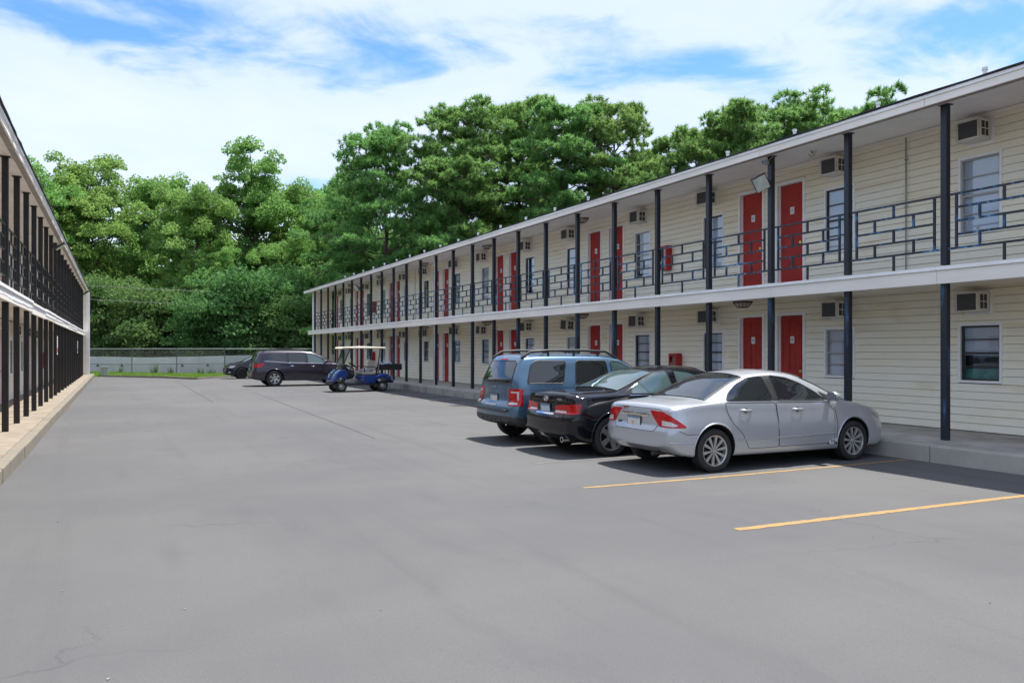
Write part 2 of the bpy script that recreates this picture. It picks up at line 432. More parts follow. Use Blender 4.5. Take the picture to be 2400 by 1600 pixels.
# ------------------------------------------------------------------ the two motel wings
def siding_material(name, c1, c2, stain):
    m, nt, p = _nodes(name)
    L = nt.links.new
    g = nt.nodes.new('ShaderNodeNewGeometry')
    def noise(sc, st, det=6, dist=0.0):
        mpn = nt.nodes.new('ShaderNodeMapping'); mpn.inputs['Scale'].default_value = st
        L(g.outputs['Position'], mpn.inputs[0])
        n = nt.nodes.new('ShaderNodeTexNoise'); n.inputs['Scale'].default_value = sc; n.inputs['Detail'].default_value = det
        n.inputs['Distortion'].default_value = dist
        L(mpn.outputs[0], n.inputs['Vector']); return n.outputs[0]
    def ramp(v, a, b, c_=0.0, d=1.0):
        r_ = nt.nodes.new('ShaderNodeMapRange'); r_.interpolation_type = 'SMOOTHSTEP'
        for i, q in enumerate((a, b, c_, d)): r_.inputs[i + 1].default_value = q
        L(v, r_.inputs[0]); return r_.outputs[0]
    def mix(f, a, b):
        x = nt.nodes.new('ShaderNodeMix'); x.data_type = 'RGBA'; L(f, x.inputs[0])
        for i, q in ((6, a), (7, b)):
            if isinstance(q, tuple): x.inputs[i].default_value = (*q, 1)
            else: L(q, x.inputs[i])
        return x.outputs[2]
    base = mix(ramp(noise(0.7, (1, 0.6, 1.6)), 0.35, 0.65), c1, c2)
    base = mix(ramp(noise(1.3, (1, 0.45, 2.0), 7, 0.6), 0.54, 0.76, 0, 0.5), base, stain)
    base = mix(ramp(noise(7.0, (1, 0.5, 3.0), 6), 0.60, 0.78, 0, 0.35), base, tuple(q * 0.72 for q in stain))
    L(base, p.inputs['Base Color'])
    p.inputs['Roughness'].default_value = 0.55
    p.inputs['Specular IOR Level'].default_value = 0.35
    return m
SIDING = siding_material('cream_siding', (0.94, 0.86, 0.665), (0.94, 0.895, 0.76), (0.74, 0.59, 0.35))
SIDING_L = siding_material('pale_siding', (0.86, 0.80, 0.68), (0.88, 0.84, 0.76), (0.70, 0.58, 0.42))
TRIM = mat('cream_trim', (0.87, 0.81, 0.73), 0.55, var=0.10, scale=1.2, stretch=(1, 0.4, 2))
TRIM_W = mat('white_trim', (0.92, 0.905, 0.89), 0.5, var=0.08, scale=2.5)
SOFFIT = mat('soffit_vinyl', (0.90, 0.87, 0.845), 0.5, var=0.06, scale=1.5)
SOFFIT_L = mat('left_soffit_vinyl', (0.92, 0.82, 0.69), 0.55, var=0.08, scale=1.5)
LIP = mat('soffit_channel', (0.36, 0.30, 0.245), 0.6, col2=(0.30, 0.25, 0.20), scale=3, thr=(0.4, 0.6), stretch=(1, 2, 1))
SHINGLE = mat('dark_shingles', (0.035, 0.034, 0.036), 0.9, var=0.5, scale=14, bump=0.6, bscale=30)
DARKROOM = mat('unlit_room', (0.02, 0.02, 0.02), 0.9)
def chipped(name, base, blue, pale, amount, stretch=(1, 1, 0.45)):
    m, nt, p = _nodes(name)
    L = nt.links.new
    g = nt.nodes.new('ShaderNodeNewGeometry')
    mp_ = nt.nodes.new('ShaderNodeMapping'); mp_.inputs['Scale'].default_value = stretch
    L(g.outputs['Position'], mp_.inputs[0])
    n = nt.nodes.new('ShaderNodeTexNoise'); n.inputs['Scale'].default_value = 9; n.inputs['Detail'].default_value = 8; n.inputs['Roughness'].default_value = 0.75
    n3 = nt.nodes.new('ShaderNodeTexNoise'); n3.inputs['Scale'].default_value = 1.1; n3.inputs['Detail'].default_value = 2
    L(mp_.outputs[0], n.inputs['Vector']); L(g.outputs['Position'], n3.inputs['Vector'])
    ad = nt.nodes.new('ShaderNodeMath'); ad.operation = 'MULTIPLY_ADD'; ad.inputs[1].default_value = 0.5
    L(n3.outputs[0], ad.inputs[0]); L(n.outputs[0], ad.inputs[2])
    r_ = nt.nodes.new('ShaderNodeValToRGB')
    e = r_.color_ramp.elements
    e[0].position = amount; e[0].color = (*base, 1)
    e[1].position = amount + 0.025; e[1].color = (*blue, 1)
    q = e.new(amount + 0.085); q.color = (*blue, 1)
    q = e.new(amount + 0.10); q.color = (*pale, 1)
    L(ad.outputs[0], r_.inputs[0]); L(r_.outputs[0], p.inputs['Base Color'])
    p.inputs['Roughness'].default_value = 0.42
    p.inputs['Specular IOR Level'].default_value = 0.4
    bp = nt.nodes.new('ShaderNodeBump'); bp.inputs['Strength'].default_value = 0.25; bp.inputs['Distance'].default_value = 0.004
    L(n.outputs[0], bp.inputs['Height']); L(bp.outputs[0], p.inputs['Normal'])
    return m
POST_U = chipped('upper_post_paint', (0.017, 0.021, 0.030), (0.02, 0.10, 0.22), (0.10, 0.12, 0.14), 0.94)
POST_D = chipped('lower_post_paint', (0.018, 0.024, 0.034), (0.02, 0.085, 0.17), (0.16, 0.21, 0.25), 0.83, (1.6, 1.6, 0.16))
RAILP = chipped('railing_paint', (0.026, 0.031, 0.042), (0.035, 0.16, 0.33), (0.34, 0.40, 0.42), 0.80)
POST_L = mat('left_post_paint', (0.014, 0.012, 0.012), 0.5, var=0.3, scale=5)
RED = mat('red_door_paint', (0.41, 0.043, 0.034), 0.6, spec=0.2, var=0.16, scale=2.5)
BRONZE = mat('bronze_frame', (0.035, 0.03, 0.028), 0.45)
GREYFR = mat('aluminium_frame', (0.40, 0.39, 0.37), 0.45)
GLASS = glass_mat('window_glass', (0.88, 0.91, 0.93), 0.02)
BRASS = mat('brass', (0.55, 0.38, 0.12), 0.3, metal=1.0)
PLATE = mat('number_plate_white', (0.78, 0.78, 0.76), 0.5)
INK = mat('grey_ink', (0.22, 0.23, 0.24), 0.6)
def blind_material(name, ca, cb, sc, axis):
    m, nt, p = _nodes(name)
    w = nt.nodes.new('ShaderNodeTexWave'); w.bands_direction = axis; w.inputs['Scale'].default_value = sc
    w.inputs['Distortion'].default_value = 0.6 if axis == 'Z' else 2.5; w.inputs['Detail'].default_value = 1.0
    g = nt.nodes.new('ShaderNodeNewGeometry'); nt.links.new(g.outputs['Position'], w.inputs['Vector'])
    x = nt.nodes.new('ShaderNodeMix'); x.data_type = 'RGBA'
    x.inputs[6].default_value = (*ca, 1); x.inputs[7].default_value = (*cb, 1)
    nt.links.new(w.outputs[1], x.inputs[0]); nt.links.new(x.outputs[2], p.inputs['Base Color'])
    p.inputs['Roughness'].default_value = 0.7
    return m
BLIND = blind_material('white_blind', (0.74, 0.77, 0.88), (0.90, 0.91, 0.97), 9, 'Z')
CURTAIN = blind_material('grey_curtain', (0.48, 0.52, 0.60), (0.86, 0.89, 0.95), 7, 'Y')
BOTTLE_CLOTH = mat('green_bedspread', (0.09, 0.30, 0.24), 0.8, var=0.3, scale=6)

class Wing:
    pass
def door_meshes(sg, tag_, h, six, w=0.87):
    """local frame: x = sg*outward, origin on wall line at the sill"""
    D = {}
    b = MB(); c_ = 0.065; q = w / 2
    def bx(o0, o1, y0, y1, z0, z1): b.box(sg * o0, sg * o1, y0, y1, z0, z1)
    bx(-0.12, 0.035, -q, -q + c_, 0, h); bx(-0.12, 0.035, q - c_, q, 0, h); bx(-0.12, 0.0345, -q + c_, q - c_, h - c_, h)
    bx(-0.121, -0.035, -q + c_, -q + c_ + 0.02, 0, h - c_); bx(-0.121, -0.035, q - c_ - 0.02, q - c_, 0, h - c_)
    D['frame'] = b.mesh('door_frame_' + tag_, TRIM_W, bevel=0.004)
    b = MB(); sw = q - c_ - 0.022; sh = h - c_ - 0.01
    b.box(sg * -0.105, sg * -0.06, -sw, sw, 0.012, sh)
    if six:
        for (za, zb) in ((0.10, 0.40), (0.44, 0.74), (0.78, 0.94)):
            for s in (-1, 1):
                y0, y1 = s * 0.07 * sw / 0.35, s * 0.83 * sw
                ya, yb = min(y0, y1), max(y0, y1)
                for (e, f, d) in ((0.0, 0.016, -0.0535), (0.030, None, -0.050)):
                    if f: # moulding ring
                        for (p0, p1, r0, r1) in ((ya, yb, za * sh, za * sh + f), (ya, yb, zb * sh - f, zb * sh), (ya, ya + f, za * sh + f, zb * sh - f), (yb - f, yb, za * sh + f, zb * sh - f)):
                            b.box(sg * -0.062, sg * d, p0, p1, r0, r1)
                    else:
                        b.box(sg * -0.062, sg * d, ya + e, yb - e, za * sh + e, zb * sh - e)
    D['slab'] = b.mesh('door_slab_' + tag_, RED, bevel=0.003)
    b = MB(); b.box(sg * -0.062, sg * -0.044, -0.055, 0.055, 0.72 * sh, 0.72 * sh + 0.16)
    D['plate'] = b.mesh('number_plate_' + tag_, PLATE)
    b = MB()
    for (y0, y1, z0, z1) in ((-0.018, 0.018, 0.105, 0.113), (-0.018, 0.018, 0.05, 0.058), (-0.018, -0.010, 0.05, 0.113), (0.010, 0.018, 0.05, 0.113), (-0.018, 0.018, 0.077, 0.084)):
        b.box(sg * -0.046, sg * -0.041, y0, y1, 0.72 * sh + z0, 0.72 * sh + z1)
    D['num'] = b.mesh('door_number_' + tag_, INK)
    b = MB(); b.lathe([(-0.02, 0.001), (-0.018, 0.026), (0.0, 0.03), (0.018, 0.026), (0.022, 0.012), (0.05, 0.012), (0.055, 0.032), (0.055, 0.001)][::-1], 12, 'x')
    b.v = [(sg * (x - 0.02) - sg * 0.03, y + sg * (-sw + 0.07) * -1, z + 0.44 * sh) for x, y, z in b.v]
    D['knob'] = b.mesh('door_knob_' + tag_, BRASS, smooth=True)
    return D
def window_meshes(sg, tag_, z0, z1, w=0.79, fr=None):
    D = {}; h = z1 - z0; q = w / 2; t = 0.045
    b = MB()
    def bx(o0, o1, y0, y1, a, c_): b.box(sg * o0, sg * o1, y0, y1, a, c_)
    bx(-0.12, 0.03, -q, -q + t, 0, h); bx(-0.12, 0.03, q - t, q, 0, h); bx(-0.12, 0.0295, -q + t, q - t, h - t, h); bx(-0.12, 0.036, -q + t, q - t, 0, t)
    D['trim'] = b.mesh('window_trim_' + tag_, TRIM_W, bevel=0.004)
    b = MB(); a = q - t; fw = 0.03
    bx(-0.06, -0.012, -a, -a + fw, t, h - t); bx(-0.06, -0.012, a - fw, a, t, h - t)
    bx(-0.0595, -0.0125, -a + fw, a - fw, h - t - fw, h - t); bx(-0.0595, -0.0125, -a + fw, a - fw, t, t + fw)
    for k, tk in ((1, 0.02), (2, 0.036), (3, 0.02)):
        zc = t + (h - 2 * t) * k / 4
        bx(-0.055, -0.011, -a + fw, a - fw, zc - tk / 2, zc + tk / 2)
    D['frame'] = b
    D['panes'] = []
    for k in range(4):
        b = MB(); za = t + (h - 2 * t) * k / 4; zb = t + (h - 2 * t) * (k + 1) / 4
        b.box(sg * -0.034, sg * -0.030, -a + fw, a - fw, za + 0.012, zb - 0.012)
        D['panes'].append(b.mesh('pane_' + tag_, GLASS))
    def cover(y0, y1, za, zb, m, nm, o=-0.064):
        b = MB(); b.box(sg * (o - 0.006), sg * o, y0, y1, za, zb); return b.mesh(nm + tag_, m)
    D['full'] = [cover(-a, a, t, h - t, BLIND, 'blind_')]
    D['half'] = [cover(-a, 0.06, t, h - t, BLIND, 'blind_half_')]
    D['low'] = [cover(-a, a, t + 0.42 * h, h - t, BLIND, 'blind_short_'), cover(-a, a, t, t + 0.2 * h, BOTTLE_CLOTH, 'bedspread_', -0.085)]
    D['curtain'] = [cover(-a, a, t, h - t, CURTAIN, 'curtain_')]
    D['none'] = [cover(-a, -a + 0.16, t, h - t, CURTAIN, 'curtain_side_'), cover(a - 0.16, a, t, h - t, CURTAIN, 'curtain_side_')]
    return D

def build_wing(name, label, wx, sg, y0, y1, P):
    ym = (y0 + y1) / 2
    root = tag(empty(name, (wx, ym, 0)), label, 'building')
    def ly(y): return y - ym
    def part(b, nm, m, parent=root, **k): return b.build(nm, m, parent, **k)
    def bx(b, o0, o1, a, c_, z0, z1): return b.box(sg * o0, sg * o1, ly(a), ly(c_), z0, z1)
    zw, zd, zs = P['z_walk'], P['z_deck'], P['z_soffit_wall']
    po, bo, eo = P['post_o'], P['band_o'], P['eave_o']
    # core behind siding, room darkness put into its colour, with the far rooms' walls
    b = MB(); bx(b, -0.24, -0.17, y0, y1, -0.05, zs + 0.1); part(b, 'inner_wall', DARKROOM)
    b = MB(); bx(b, -9.0, -8.8, y0, y1, -0.05, zs); bx(b, -8.79, -0.25, y0, y0 + 0.2, -0.05, zs); bx(b, -8.79, -0.25, y1 - 0.2, y1, -0.05, zs)
    part(b, 'outer_wall', P['siding'])
    # ---- openings
    ops = []
    dm = {}; wm = {}
    for fl, (zb, dh, (wa, wb)) in enumerate(((zw, P['door_h'][0], P['win_z'][0]), (zd + 0.02, P['door_h'][1], P['win_z'][1]))):
        for six in (True, False): dm[fl, six] = door_meshes(sg, '%s%d%d' % (name, fl, six), dh, six)
        wm[fl] = window_meshes(sg, '%s%d' % (name, fl), wa, wb)
        for i, yc in enumerate(P['doors']): ops.append((fl, yc - 0.435, yc + 0.435, zb, zb + dh, 'd', i))
        for i, yc in enumerate(P['windows']): ops.append((fl, yc - 0.395, yc + 0.395, wa, wb, 'w', i))
        for me in wm[fl]['panes']: pass
    frames = {}
    for fl in (0, 1):
        frames[fl, 0] = wm[fl]['frame'].mesh('window_frame_b%d' % fl, BRONZE); frames[fl, 1] = wm[fl]['frame'].mesh('window_frame_g%d' % fl, GREYFR)
    for (fl, a, c_, za, zb, kind, i) in ops:
        yc = (a + c_) / 2
        if kind == 'd':
            six = P['six'](fl, i); M = dm[fl, six]
            d = put('door', M['slab'], root, (0, ly(yc), za))
            for nm, k in (('door_frame', 'frame'), ('number_plate', 'plate'), ('door_number', 'num'), ('door_knob', 'knob')):
                if k in ('num', 'plate') and not P['numbers']: continue
                put(nm, M[k], d)
        else:
            M = wm[fl]; st = P['blind'](fl, i)
            wdo = put('window', frames[fl, 1 if (i + fl) % 3 == 1 else 0], root, (0, ly(yc), za))
            put('window_trim', M['trim'], wdo)
            for pm in M['panes']: put('pane', pm, wdo)
            for q in M[st]: put('curtain' if st in ('curtain', 'none') else 'blind', q, wdo)
    # ---- lap siding, one object per board where boards are large in view
    rest = MB(); n_single = 0
    ch = 0.1395
    def lap(b, a, c_, za, zb, zc0):
        def dep(z): return 0.026 - 0.022 * (z - zc0) / ch
        y_a, y_c = ly(a), ly(c_)
        pr = [(sg * dep(za), za), (sg * dep(zb), zb), (sg * -0.012, zb), (sg * -0.012, za)]
        b.prism(pr, 'y', y_a, y_c)
    for fl, (z_lo, z_hi) in enumerate(((zw + 0.012, P['z_ceil']), (zd + 0.02, zs))):
        z = z_lo
        while z < z_hi - 0.02:
            zt = min(z + ch, z_hi); top = zt - 0.006
            hit = sorted([o for o in ops if o[0] == fl and o[3] < top and o[4] > z], key=lambda o: o[1])
            segs = []; cur = y0
            for o in hit:
                if o[1] > cur: segs.append((cur, o[1], z, top))
                if o[4] < top - 0.012: segs.append((o[1], o[2], max(z, o[4]), top))
                if o[3] > z + 0.012: segs.append((o[1], o[2], z, min(top, o[3])))
                cur = max(cur, o[2])
            if cur < y1: segs.append((cur, y1, z, top))
            for (a, c_, za, zb) in segs:
                # long runs are made of 3.6 m boards
                n = max(1, math.ceil((c_ - a) / 7.5)) if c_ - a > 8 else 1
                for k in range(n):
                    aa = a + (c_ - a) * k / n; cc = a + (c_ - a) * (k + 1) / n
                    if P['single'] and (aa + cc) / 2 < 25.5 and aa > 2.0 and n_single < 298:
                        q = MB(); lap(q, aa, cc - 0.002, za, zb, z); part(q, 'siding_board', P['siding']); n_single += 1
                    else: lap(rest, aa, cc - 0.002, za, zb, z)
            z += ch
    tag(part(rest, 'siding', P['siding']), kind='stuff')
    # ---- deck, ceiling, band
    b = MB(); bx(b, 0.0, bo - 0.05, y0, y1, P['z_ceil'] + 0.012, zd); part(b, 'balcony_deck', mat('deck_coating', (0.60, 0.56, 0.50), 0.8, var=0.15, scale=2))
    n_c = 8
    for k in range(n_c):
        o0 = (bo - 0.05) * k / n_c; o1 = (bo - 0.05) * (k + 1) / n_c
        b = MB(); bx(b, o0 + 0.004, o1 - 0.004, y0, y1, P['z_ceil'] - 0.006, P['z_ceil'] + 0.011); part(b, 'ceiling_board', P['ceil'])
    nb = round((y1 - y0) / 3.7)
    for k in range(nb):
        a = y0 + (y1 - y0) * k / nb; c_ = y0 + (y1 - y0) * (k + 1) / nb
        jz = random.uniform(-1, 1) * P['wob']; jo = random.uniform(-1, 1) * P['wob'] * 0.5
        b = MB(); bx(b, bo - 0.045 + jo, bo + jo, a + 0.003, c_ - 0.003, P['band'][0] + jz, P['band'][1] + jz); part(b, 'band_board', P['trim'], bevel=0.004)
        b = MB(); bx(b, bo - 0.25, bo + 0.03 + jo, a + 0.002, c_ - 0.002, P['band'][1] + jz + 0.001, P['band'][2] + jz); part(b, 'band_cap', P['trim2'], bevel=0.004)
        if P['wob']:
            vs = []
            for q in range(9):
                yy = a + (c_ - a) * q / 8; s_ = random.uniform(-0.014, 0.014)
                vs += [(sg * (bo + 0.012), ly(yy), P['band'][0] + 0.10 + s_), (sg * (bo + 0.012), ly(yy), P['band'][0] + 0.16 + s_), (sg * (bo + 0.001), ly(yy), P['band'][0] + 0.17 + s_), (sg * (bo + 0.001), ly(yy), P['band'][0] + 0.09 + s_)]
            b = MB(); b.add(vs, [(4 * q + i, 4 * q + (i + 1) % 4, 4 * q + 4 + (i + 1) % 4, 4 * q + 4 + i) for q in range(8) for i in range(4)]); part(b, 'loose_trim', P['trim2'])
    # ---- soffit, fascia, roof
    ze, zf = P['z_soffit_eave'], P['z_fascia_top']
    ns = P['n_soffit']; oi = eo - 0.13
    def zso(o): return zs + (ze - zs) * o / oi
    for k in range(ns):
        o0 = oi * k / ns + 0.003; o1 = oi * (k + 1) / ns - 0.003
        b = MB(); b.prism([(sg * o0, zso(o0)), (sg * o1, zso(o1)), (sg * o1, zso(o1) + 0.016), (sg * o0, zso(o0) + 0.016)], 'y', ly(y0), ly(y1 + 0.3))
        part(b, 'soffit_board', P['soffit'])
    b = MB(); b.prism([(0, zs + 0.017), (sg * oi, ze + 0.017), (sg * oi, ze + 0.05), (0, zs + 0.06)], 'y', ly(y0), ly(y1 + 0.3)); part(b, 'soffit_backing', LIP)
    b = MB(); bx(b, 0.005, 0.05, y0, y1, zs - 0.075, zs - 0.012); part(b, 'frieze_board', P['trim'])
    for k in range(nb):
        a = y0 + (y1 + 0.35 - y0) * k / nb; c_ = y0 + (y1 + 0.35 - y0) * (k + 1) / nb
        j = random.uniform(-1, 1) * P['wob'] * 0.6
        b = MB(); bx(b, eo - 0.03, eo, a + 0.003, c_ - 0.003, ze - 0.02 + j, ze + 0.10 + j); part(b, 'fascia_board', P['trim'], bevel=0.003)
        b = MB(); bx(b, eo - 0.128, eo - 0.032, a + 0.002, c_ - 0.002, ze - 0.022 + j, ze + 0.09); part(b, 'fascia_return', LIP)
        b = MB(); bx(b, eo - 0.031, eo + 0.022, a + 0.002, c_ - 0.002, ze + 0.101 + j, zf - 0.005); part(b, 'drip_board', P['trim2'], bevel=0.003)
    # roof sheets with a ragged shingle edge
    b = MB(); n = 120; ro, rz = -4.0, zf + 0.115 * (eo + 4.0)
    vs = []
    for i in range(n + 1):
        yy = y0 - 0.1 + (y1 + 0.45 - y0) * i / n
        e = random.uniform(-0.012, 0.014) * P['ragged']; ez = random.uniform(-0.008, 0.012) * P['ragged']
        vs += [(sg * (eo + 0.05 + e), ly(yy), zf - 0.004 + ez), (sg * (eo + 0.05 + e), ly(yy), zf + 0.018 + ez), (sg * ro, ly(yy), rz + 0.02), (sg * (ro - 7), ly(yy), rz - 0.75), (sg * ro, ly(yy), rz - 0.02)]
    fs = []
    for i in range(n):
        a = 5 * i; c_ = a + 5
        fs += [(a, c_, c_ + 1, a + 1), (a + 1, c_ + 1, c_ + 2, a + 2), (a + 2, c_ + 2, c_ + 3, a + 3), (a + 4, c_ + 4, c_, a)]
    b.add(vs, fs); roof = part(b, 'roof', SHINGLE)
    if P['vents']:
        q = MB(); q.lathe([(-0.02, 0.075), (0.05, 0.05), (0.055, 0.001)], 10, 'z'); vb = q.mesh('vent_boot', SHINGLE)
        q = MB(); q.lathe([(0.05, 0.033), (0.155, 0.033), (0.155, 0.042), (0.20, 0.042), (0.202, 0.001)], 10, 'z'); vp = q.mesh('vent_pipe', TRIM_W, smooth=True)
        for yv in P['vents']:
            zv = zf + 0.115 * 0.34
            put('vent_pipe', vp, roof, (sg * (eo - 0.3), ly(yv), zv)); put('vent_boot', vb, roof, (sg * (eo - 0.3), ly(yv), zv))
    # ---- posts
    hw = 0.0525
    def post_mesh(nm, h, m, plate):
        b = MB(); b.box(-hw, hw, -hw, hw, 0, h)
        if plate: b.box(-0.085, 0.085, -0.085, 0.085, h - 0.012, h - 0.0005); 
        return b.mesh(nm, m, bevel=0.006)
    zp = zso(po) - 0.002
    pu = post_mesh('upper_post', zp - zd - P['band_lift'], P['post_u'], True)
    pd = post_mesh('lower_post', P['z_ceil'] - 0.008 - zw, P['post_d'], False)
    for k, yp in enumerate(P['posts']):
        tl = R(random.uniform(-0.25, 0.25)) * P['lean']
        put('post', pu, root, (sg * po, ly(yp), zd + P['band_lift']))
        o = put('post', pd, root, (sg * po, ly(yp), zw - 0.002)); o.rotation_euler = (tl, tl * 0.6, 0)
    # ---- railing, one part per bay: rails and staggered balusters
    ps = sorted(P['posts']); 
    rt, rb = P['rail']; g = (rt - rb) / 4; th = 0.017
    lens = {}
    for i in range(len(ps) - 1):
        ya, yb = ps[i], ps[i + 1]; Ln = round(yb - ya, 2)
        if Ln not in lens:
            hl = Ln / 2; ins = hl - 0.19
            q = {}
            b = MB(); b.box(-th, th, -th, th, -4 * g, 0); q['frame'] = b.mesh('railing_upright', P['railm'])
            b = MB(); b.box(-th, th, -hl + hw, hl - hw, -th, th); q['long'] = b.mesh('rail_long', P['railm'], bevel=0.003)
            b = MB(); b.box(-th * 0.97, th * 0.97, -ins + th, ins - th, -th, th); q['short'] = b.mesh('rail_short', P['railm'], bevel=0.003)
            b = MB(); b.box(-th * 0.95, th * 0.95, -th, th, -g + th, -th); q['bal'] = b.mesh('baluster', P['railm'])
            b = MB(); b.box(-th * 0.95, th * 0.95, -th, th, -(rb - zd) + 0.01, -th); q['foot'] = b.mesh('rail_foot', P['railm'])
            q['ins'] = ins; lens[Ln] = q
        q = lens[Ln]
        fr = put('railing', q['long'], root, (sg * po, ly((ya + yb) / 2), rt))
        for s in (-1, 1): put('upright', q['frame'], fr, (0, s * q['ins'], 0))
        for r_ in range(1, 5): put('rail', q['long'] if r_ == 4 else q['short'], fr, (0, 0, -r_ * g))
        for r_ in range(4):
            for yy in ((0.0,) if r_ % 2 == 0 else (-q['ins'] * 0.5, q['ins'] * 0.5)): put('baluster', q['bal'], fr, (0, yy, -r_ * g))
        put('baluster', q['foot'], fr, (0, 0, -4 * g))
    # ---- end wall with its white corner board
    (c0, c1), ei, gap = P['end']
    b = MB(); bx(b, gap, c0, y1 - 0.16, y1, -0.05, zso(c0) + 0.02); part(b, 'end_wall', P['siding'])
    e = MB(); z = zw
    while z < zs - 0.1:
        vs = [(sg * gap, ly(y1 - 0.161), z + ch - 0.006), (sg * c0, ly(y1 - 0.161), z + ch - 0.006), (sg * c0, ly(y1 - 0.185), z), (sg * gap, ly(y1 - 0.185), z), (sg * gap, ly(y1 - 0.161), z), (sg * c0, ly(y1 - 0.161), z)]
        e.add(vs, [(0, 1, 2, 3), (3, 2, 5, 4)]); z += ch
    tag(part(e, 'end_wall_siding', P['siding']), kind='stuff')
    b = MB(); bx(b, c0, c1, y1 - 0.21, y1, -0.05, zso(c1) - 0.003); part(b, 'corner_board', TRIM_W, bevel=0.006)
    # ---- conduits and downspouts
    for (yc, o, r_, z0_, z1_, m_) in P['pipes']:
        b = MB(); b.tube([(sg * o, ly(yc), z0_), (sg * o, ly(yc), z1_)], r_, 8)
        for zz_ in np.arange(z0_ + 0.5, z1_, 0.9): b.box(sg * (o - r_ - 0.02), sg * (o + r_ + 0.003), ly(yc) - r_ - 0.012, ly(yc) + r_ + 0.012, zz_, zz_ + 0.02)
        part(b, 'conduit' if r_ < 0.02 else 'downspout', m_)
    W = Wing(); W.root = root; W.sg = sg; W.wx = wx; W.ly = ly; W.zso = zso; W.P = P
    return W

MOD = 6.955
r_doors = []; r_wins = []
for k in range(-2, 6):
    c0_ = 13.74 + MOD * k
    r_doors += [c0_ - 0.612, c0_ + 0.612]; r_wins += [c0_ - 1.965, c0_ + 1.965]
r_wins += [53.0]; r_doors += [54.15]
r_doors = sorted(r_doors); r_wins = sorted(r_wins)
blind_kinds = ['full', 'full', 'full', 'half', 'curtain', 'full', 'curtain', 'none', 'curtain', 'full', 'none', 'curtain', 'none', 'curtain', 'none', 'curtain', 'none', 'curtain', 'none']
def r_blind(fl, i):
    j = sum(1 for y in r_wins if y < r_wins[i] and y > 8.0)
    if r_wins[i] < 8: return 'full'
    if fl == 0: return ['low', 'full', 'full', 'curtain', 'curtain', 'full', 'curtain', 'curtain', 'half', 'curtain', 'curtain', 'none', 'curtain', 'none', 'curtain'][min(j, 14)]
    return ['full', 'full', 'full', 'half', 'full', 'half', 'curtain', 'curtain', 'none', 'curtain', 'curtain', 'none', 'curtain', 'none', 'curtain'][min(j, 14)]
GREYPIPE = mat('galvanised', (0.30, 0.31, 0.31), 0.5, metal=0.3)
PR = dict(z_walk=0.26, z_deck=3.03, z_soffit_wall=5.85, post_o=1.70, band_o=1.84, eave_o=2.05, siding=SIDING, single=True,
          door_h=(2.29, 2.47), win_z=((1.12, 2.18), (3.75, 5.15)), doors=r_doors, windows=r_wins, numbers=True,
          six=lambda fl, i: not (fl == 1 and 12.5 < r_doors[i] < 15), blind=r_blind, z_ceil=2.82, ceil=SIDING, trim=TRIM, trim2=TRIM_W,
          band=(2.76, 2.975, 3.034), wob=0.0, z_soffit_eave=5.615, z_fascia_top=5.775, n_soffit=12, soffit=SOFFIT, ragged=1.0,
          vents=[7.55 + 1.893 * k for k in range(-2, 21) if k != 5], post_u=POST_U, post_d=POST_D, band_lift=0.035, lean=0.0,
          posts=[8.23 + 1.888 * k for k in range(-5, 24)] + [53.45], rail=(4.18, 3.32), railm=RAILP, end=((1.21, 1.54), 0, 0.22),
          pipes=[(10.18, 0.05, 0.013, 3.05, 5.78, GREYPIPE), (24.38, 0.05, 0.013, 3.05, 5.78, GREYPIPE), (38.13, 0.05, 0.013, 3.05, 5.78, GREYPIPE),
                 (51.9, 0.05, 0.013, 3.05, 5.78, GREYPIPE), (31.02, 1.70, 0.035, 0.27, 5.6, TRIM_W)])
WR = build_wing('motel_wing', 'long two-storey cream motel wing with red doors beside the parked cars', 13.6, -1, -2.5, 55.0, PR)
l_doors = []; l_wins = []
for k in range(0, 7):
    c0_ = 12.4 + MOD * k
    if c0_ > 53: continue
    l_doors += [c0_ - 0.612, c0_ + 0.612]; l_wins += [c0_ - 1.965, c0_ + 1.965]
l_doors.sort(); l_wins.sort()
PL = dict(z_walk=0.20, z_deck=2.80, z_soffit_wall=5.30, post_o=1.05, band_o=1.15, eave_o=1.30, siding=SIDING_L, single=False,
          door_h=(2.15, 2.2), win_z=((0.95, 2.05), (3.5, 4.7)), doors=l_doors, windows=l_wins, numbers=True,
          six=lambda fl, i: True, blind=lambda fl, i: ['full', 'curtain', 'none'][(i + fl) % 3], z_ceil=2.60, ceil=SIDING_L, trim=TRIM, trim2=TRIM_W,
          band=(2.555, 2.75, 2.81), wob=0.022, z_soffit_eave=5.27, z_fascia_top=5.42, n_soffit=6, soffit=SOFFIT_L, ragged=1.1, vents=[],
          post_u=POST_L, post_d=POST_L, band_lift=0.01, lean=1.6, posts=[17.21 + 1.872 * k for k in range(-5, 20)], rail=(4.0, 3.07), railm=POST_L,
          end=((1.19, 1.38), 0, 0.05), pipes=[])
WL = build_wing('motel_wing', 'two-storey motel wing with close-set dark posts at the left edge', -2.9, 1, 6.0, 55.2, PL)

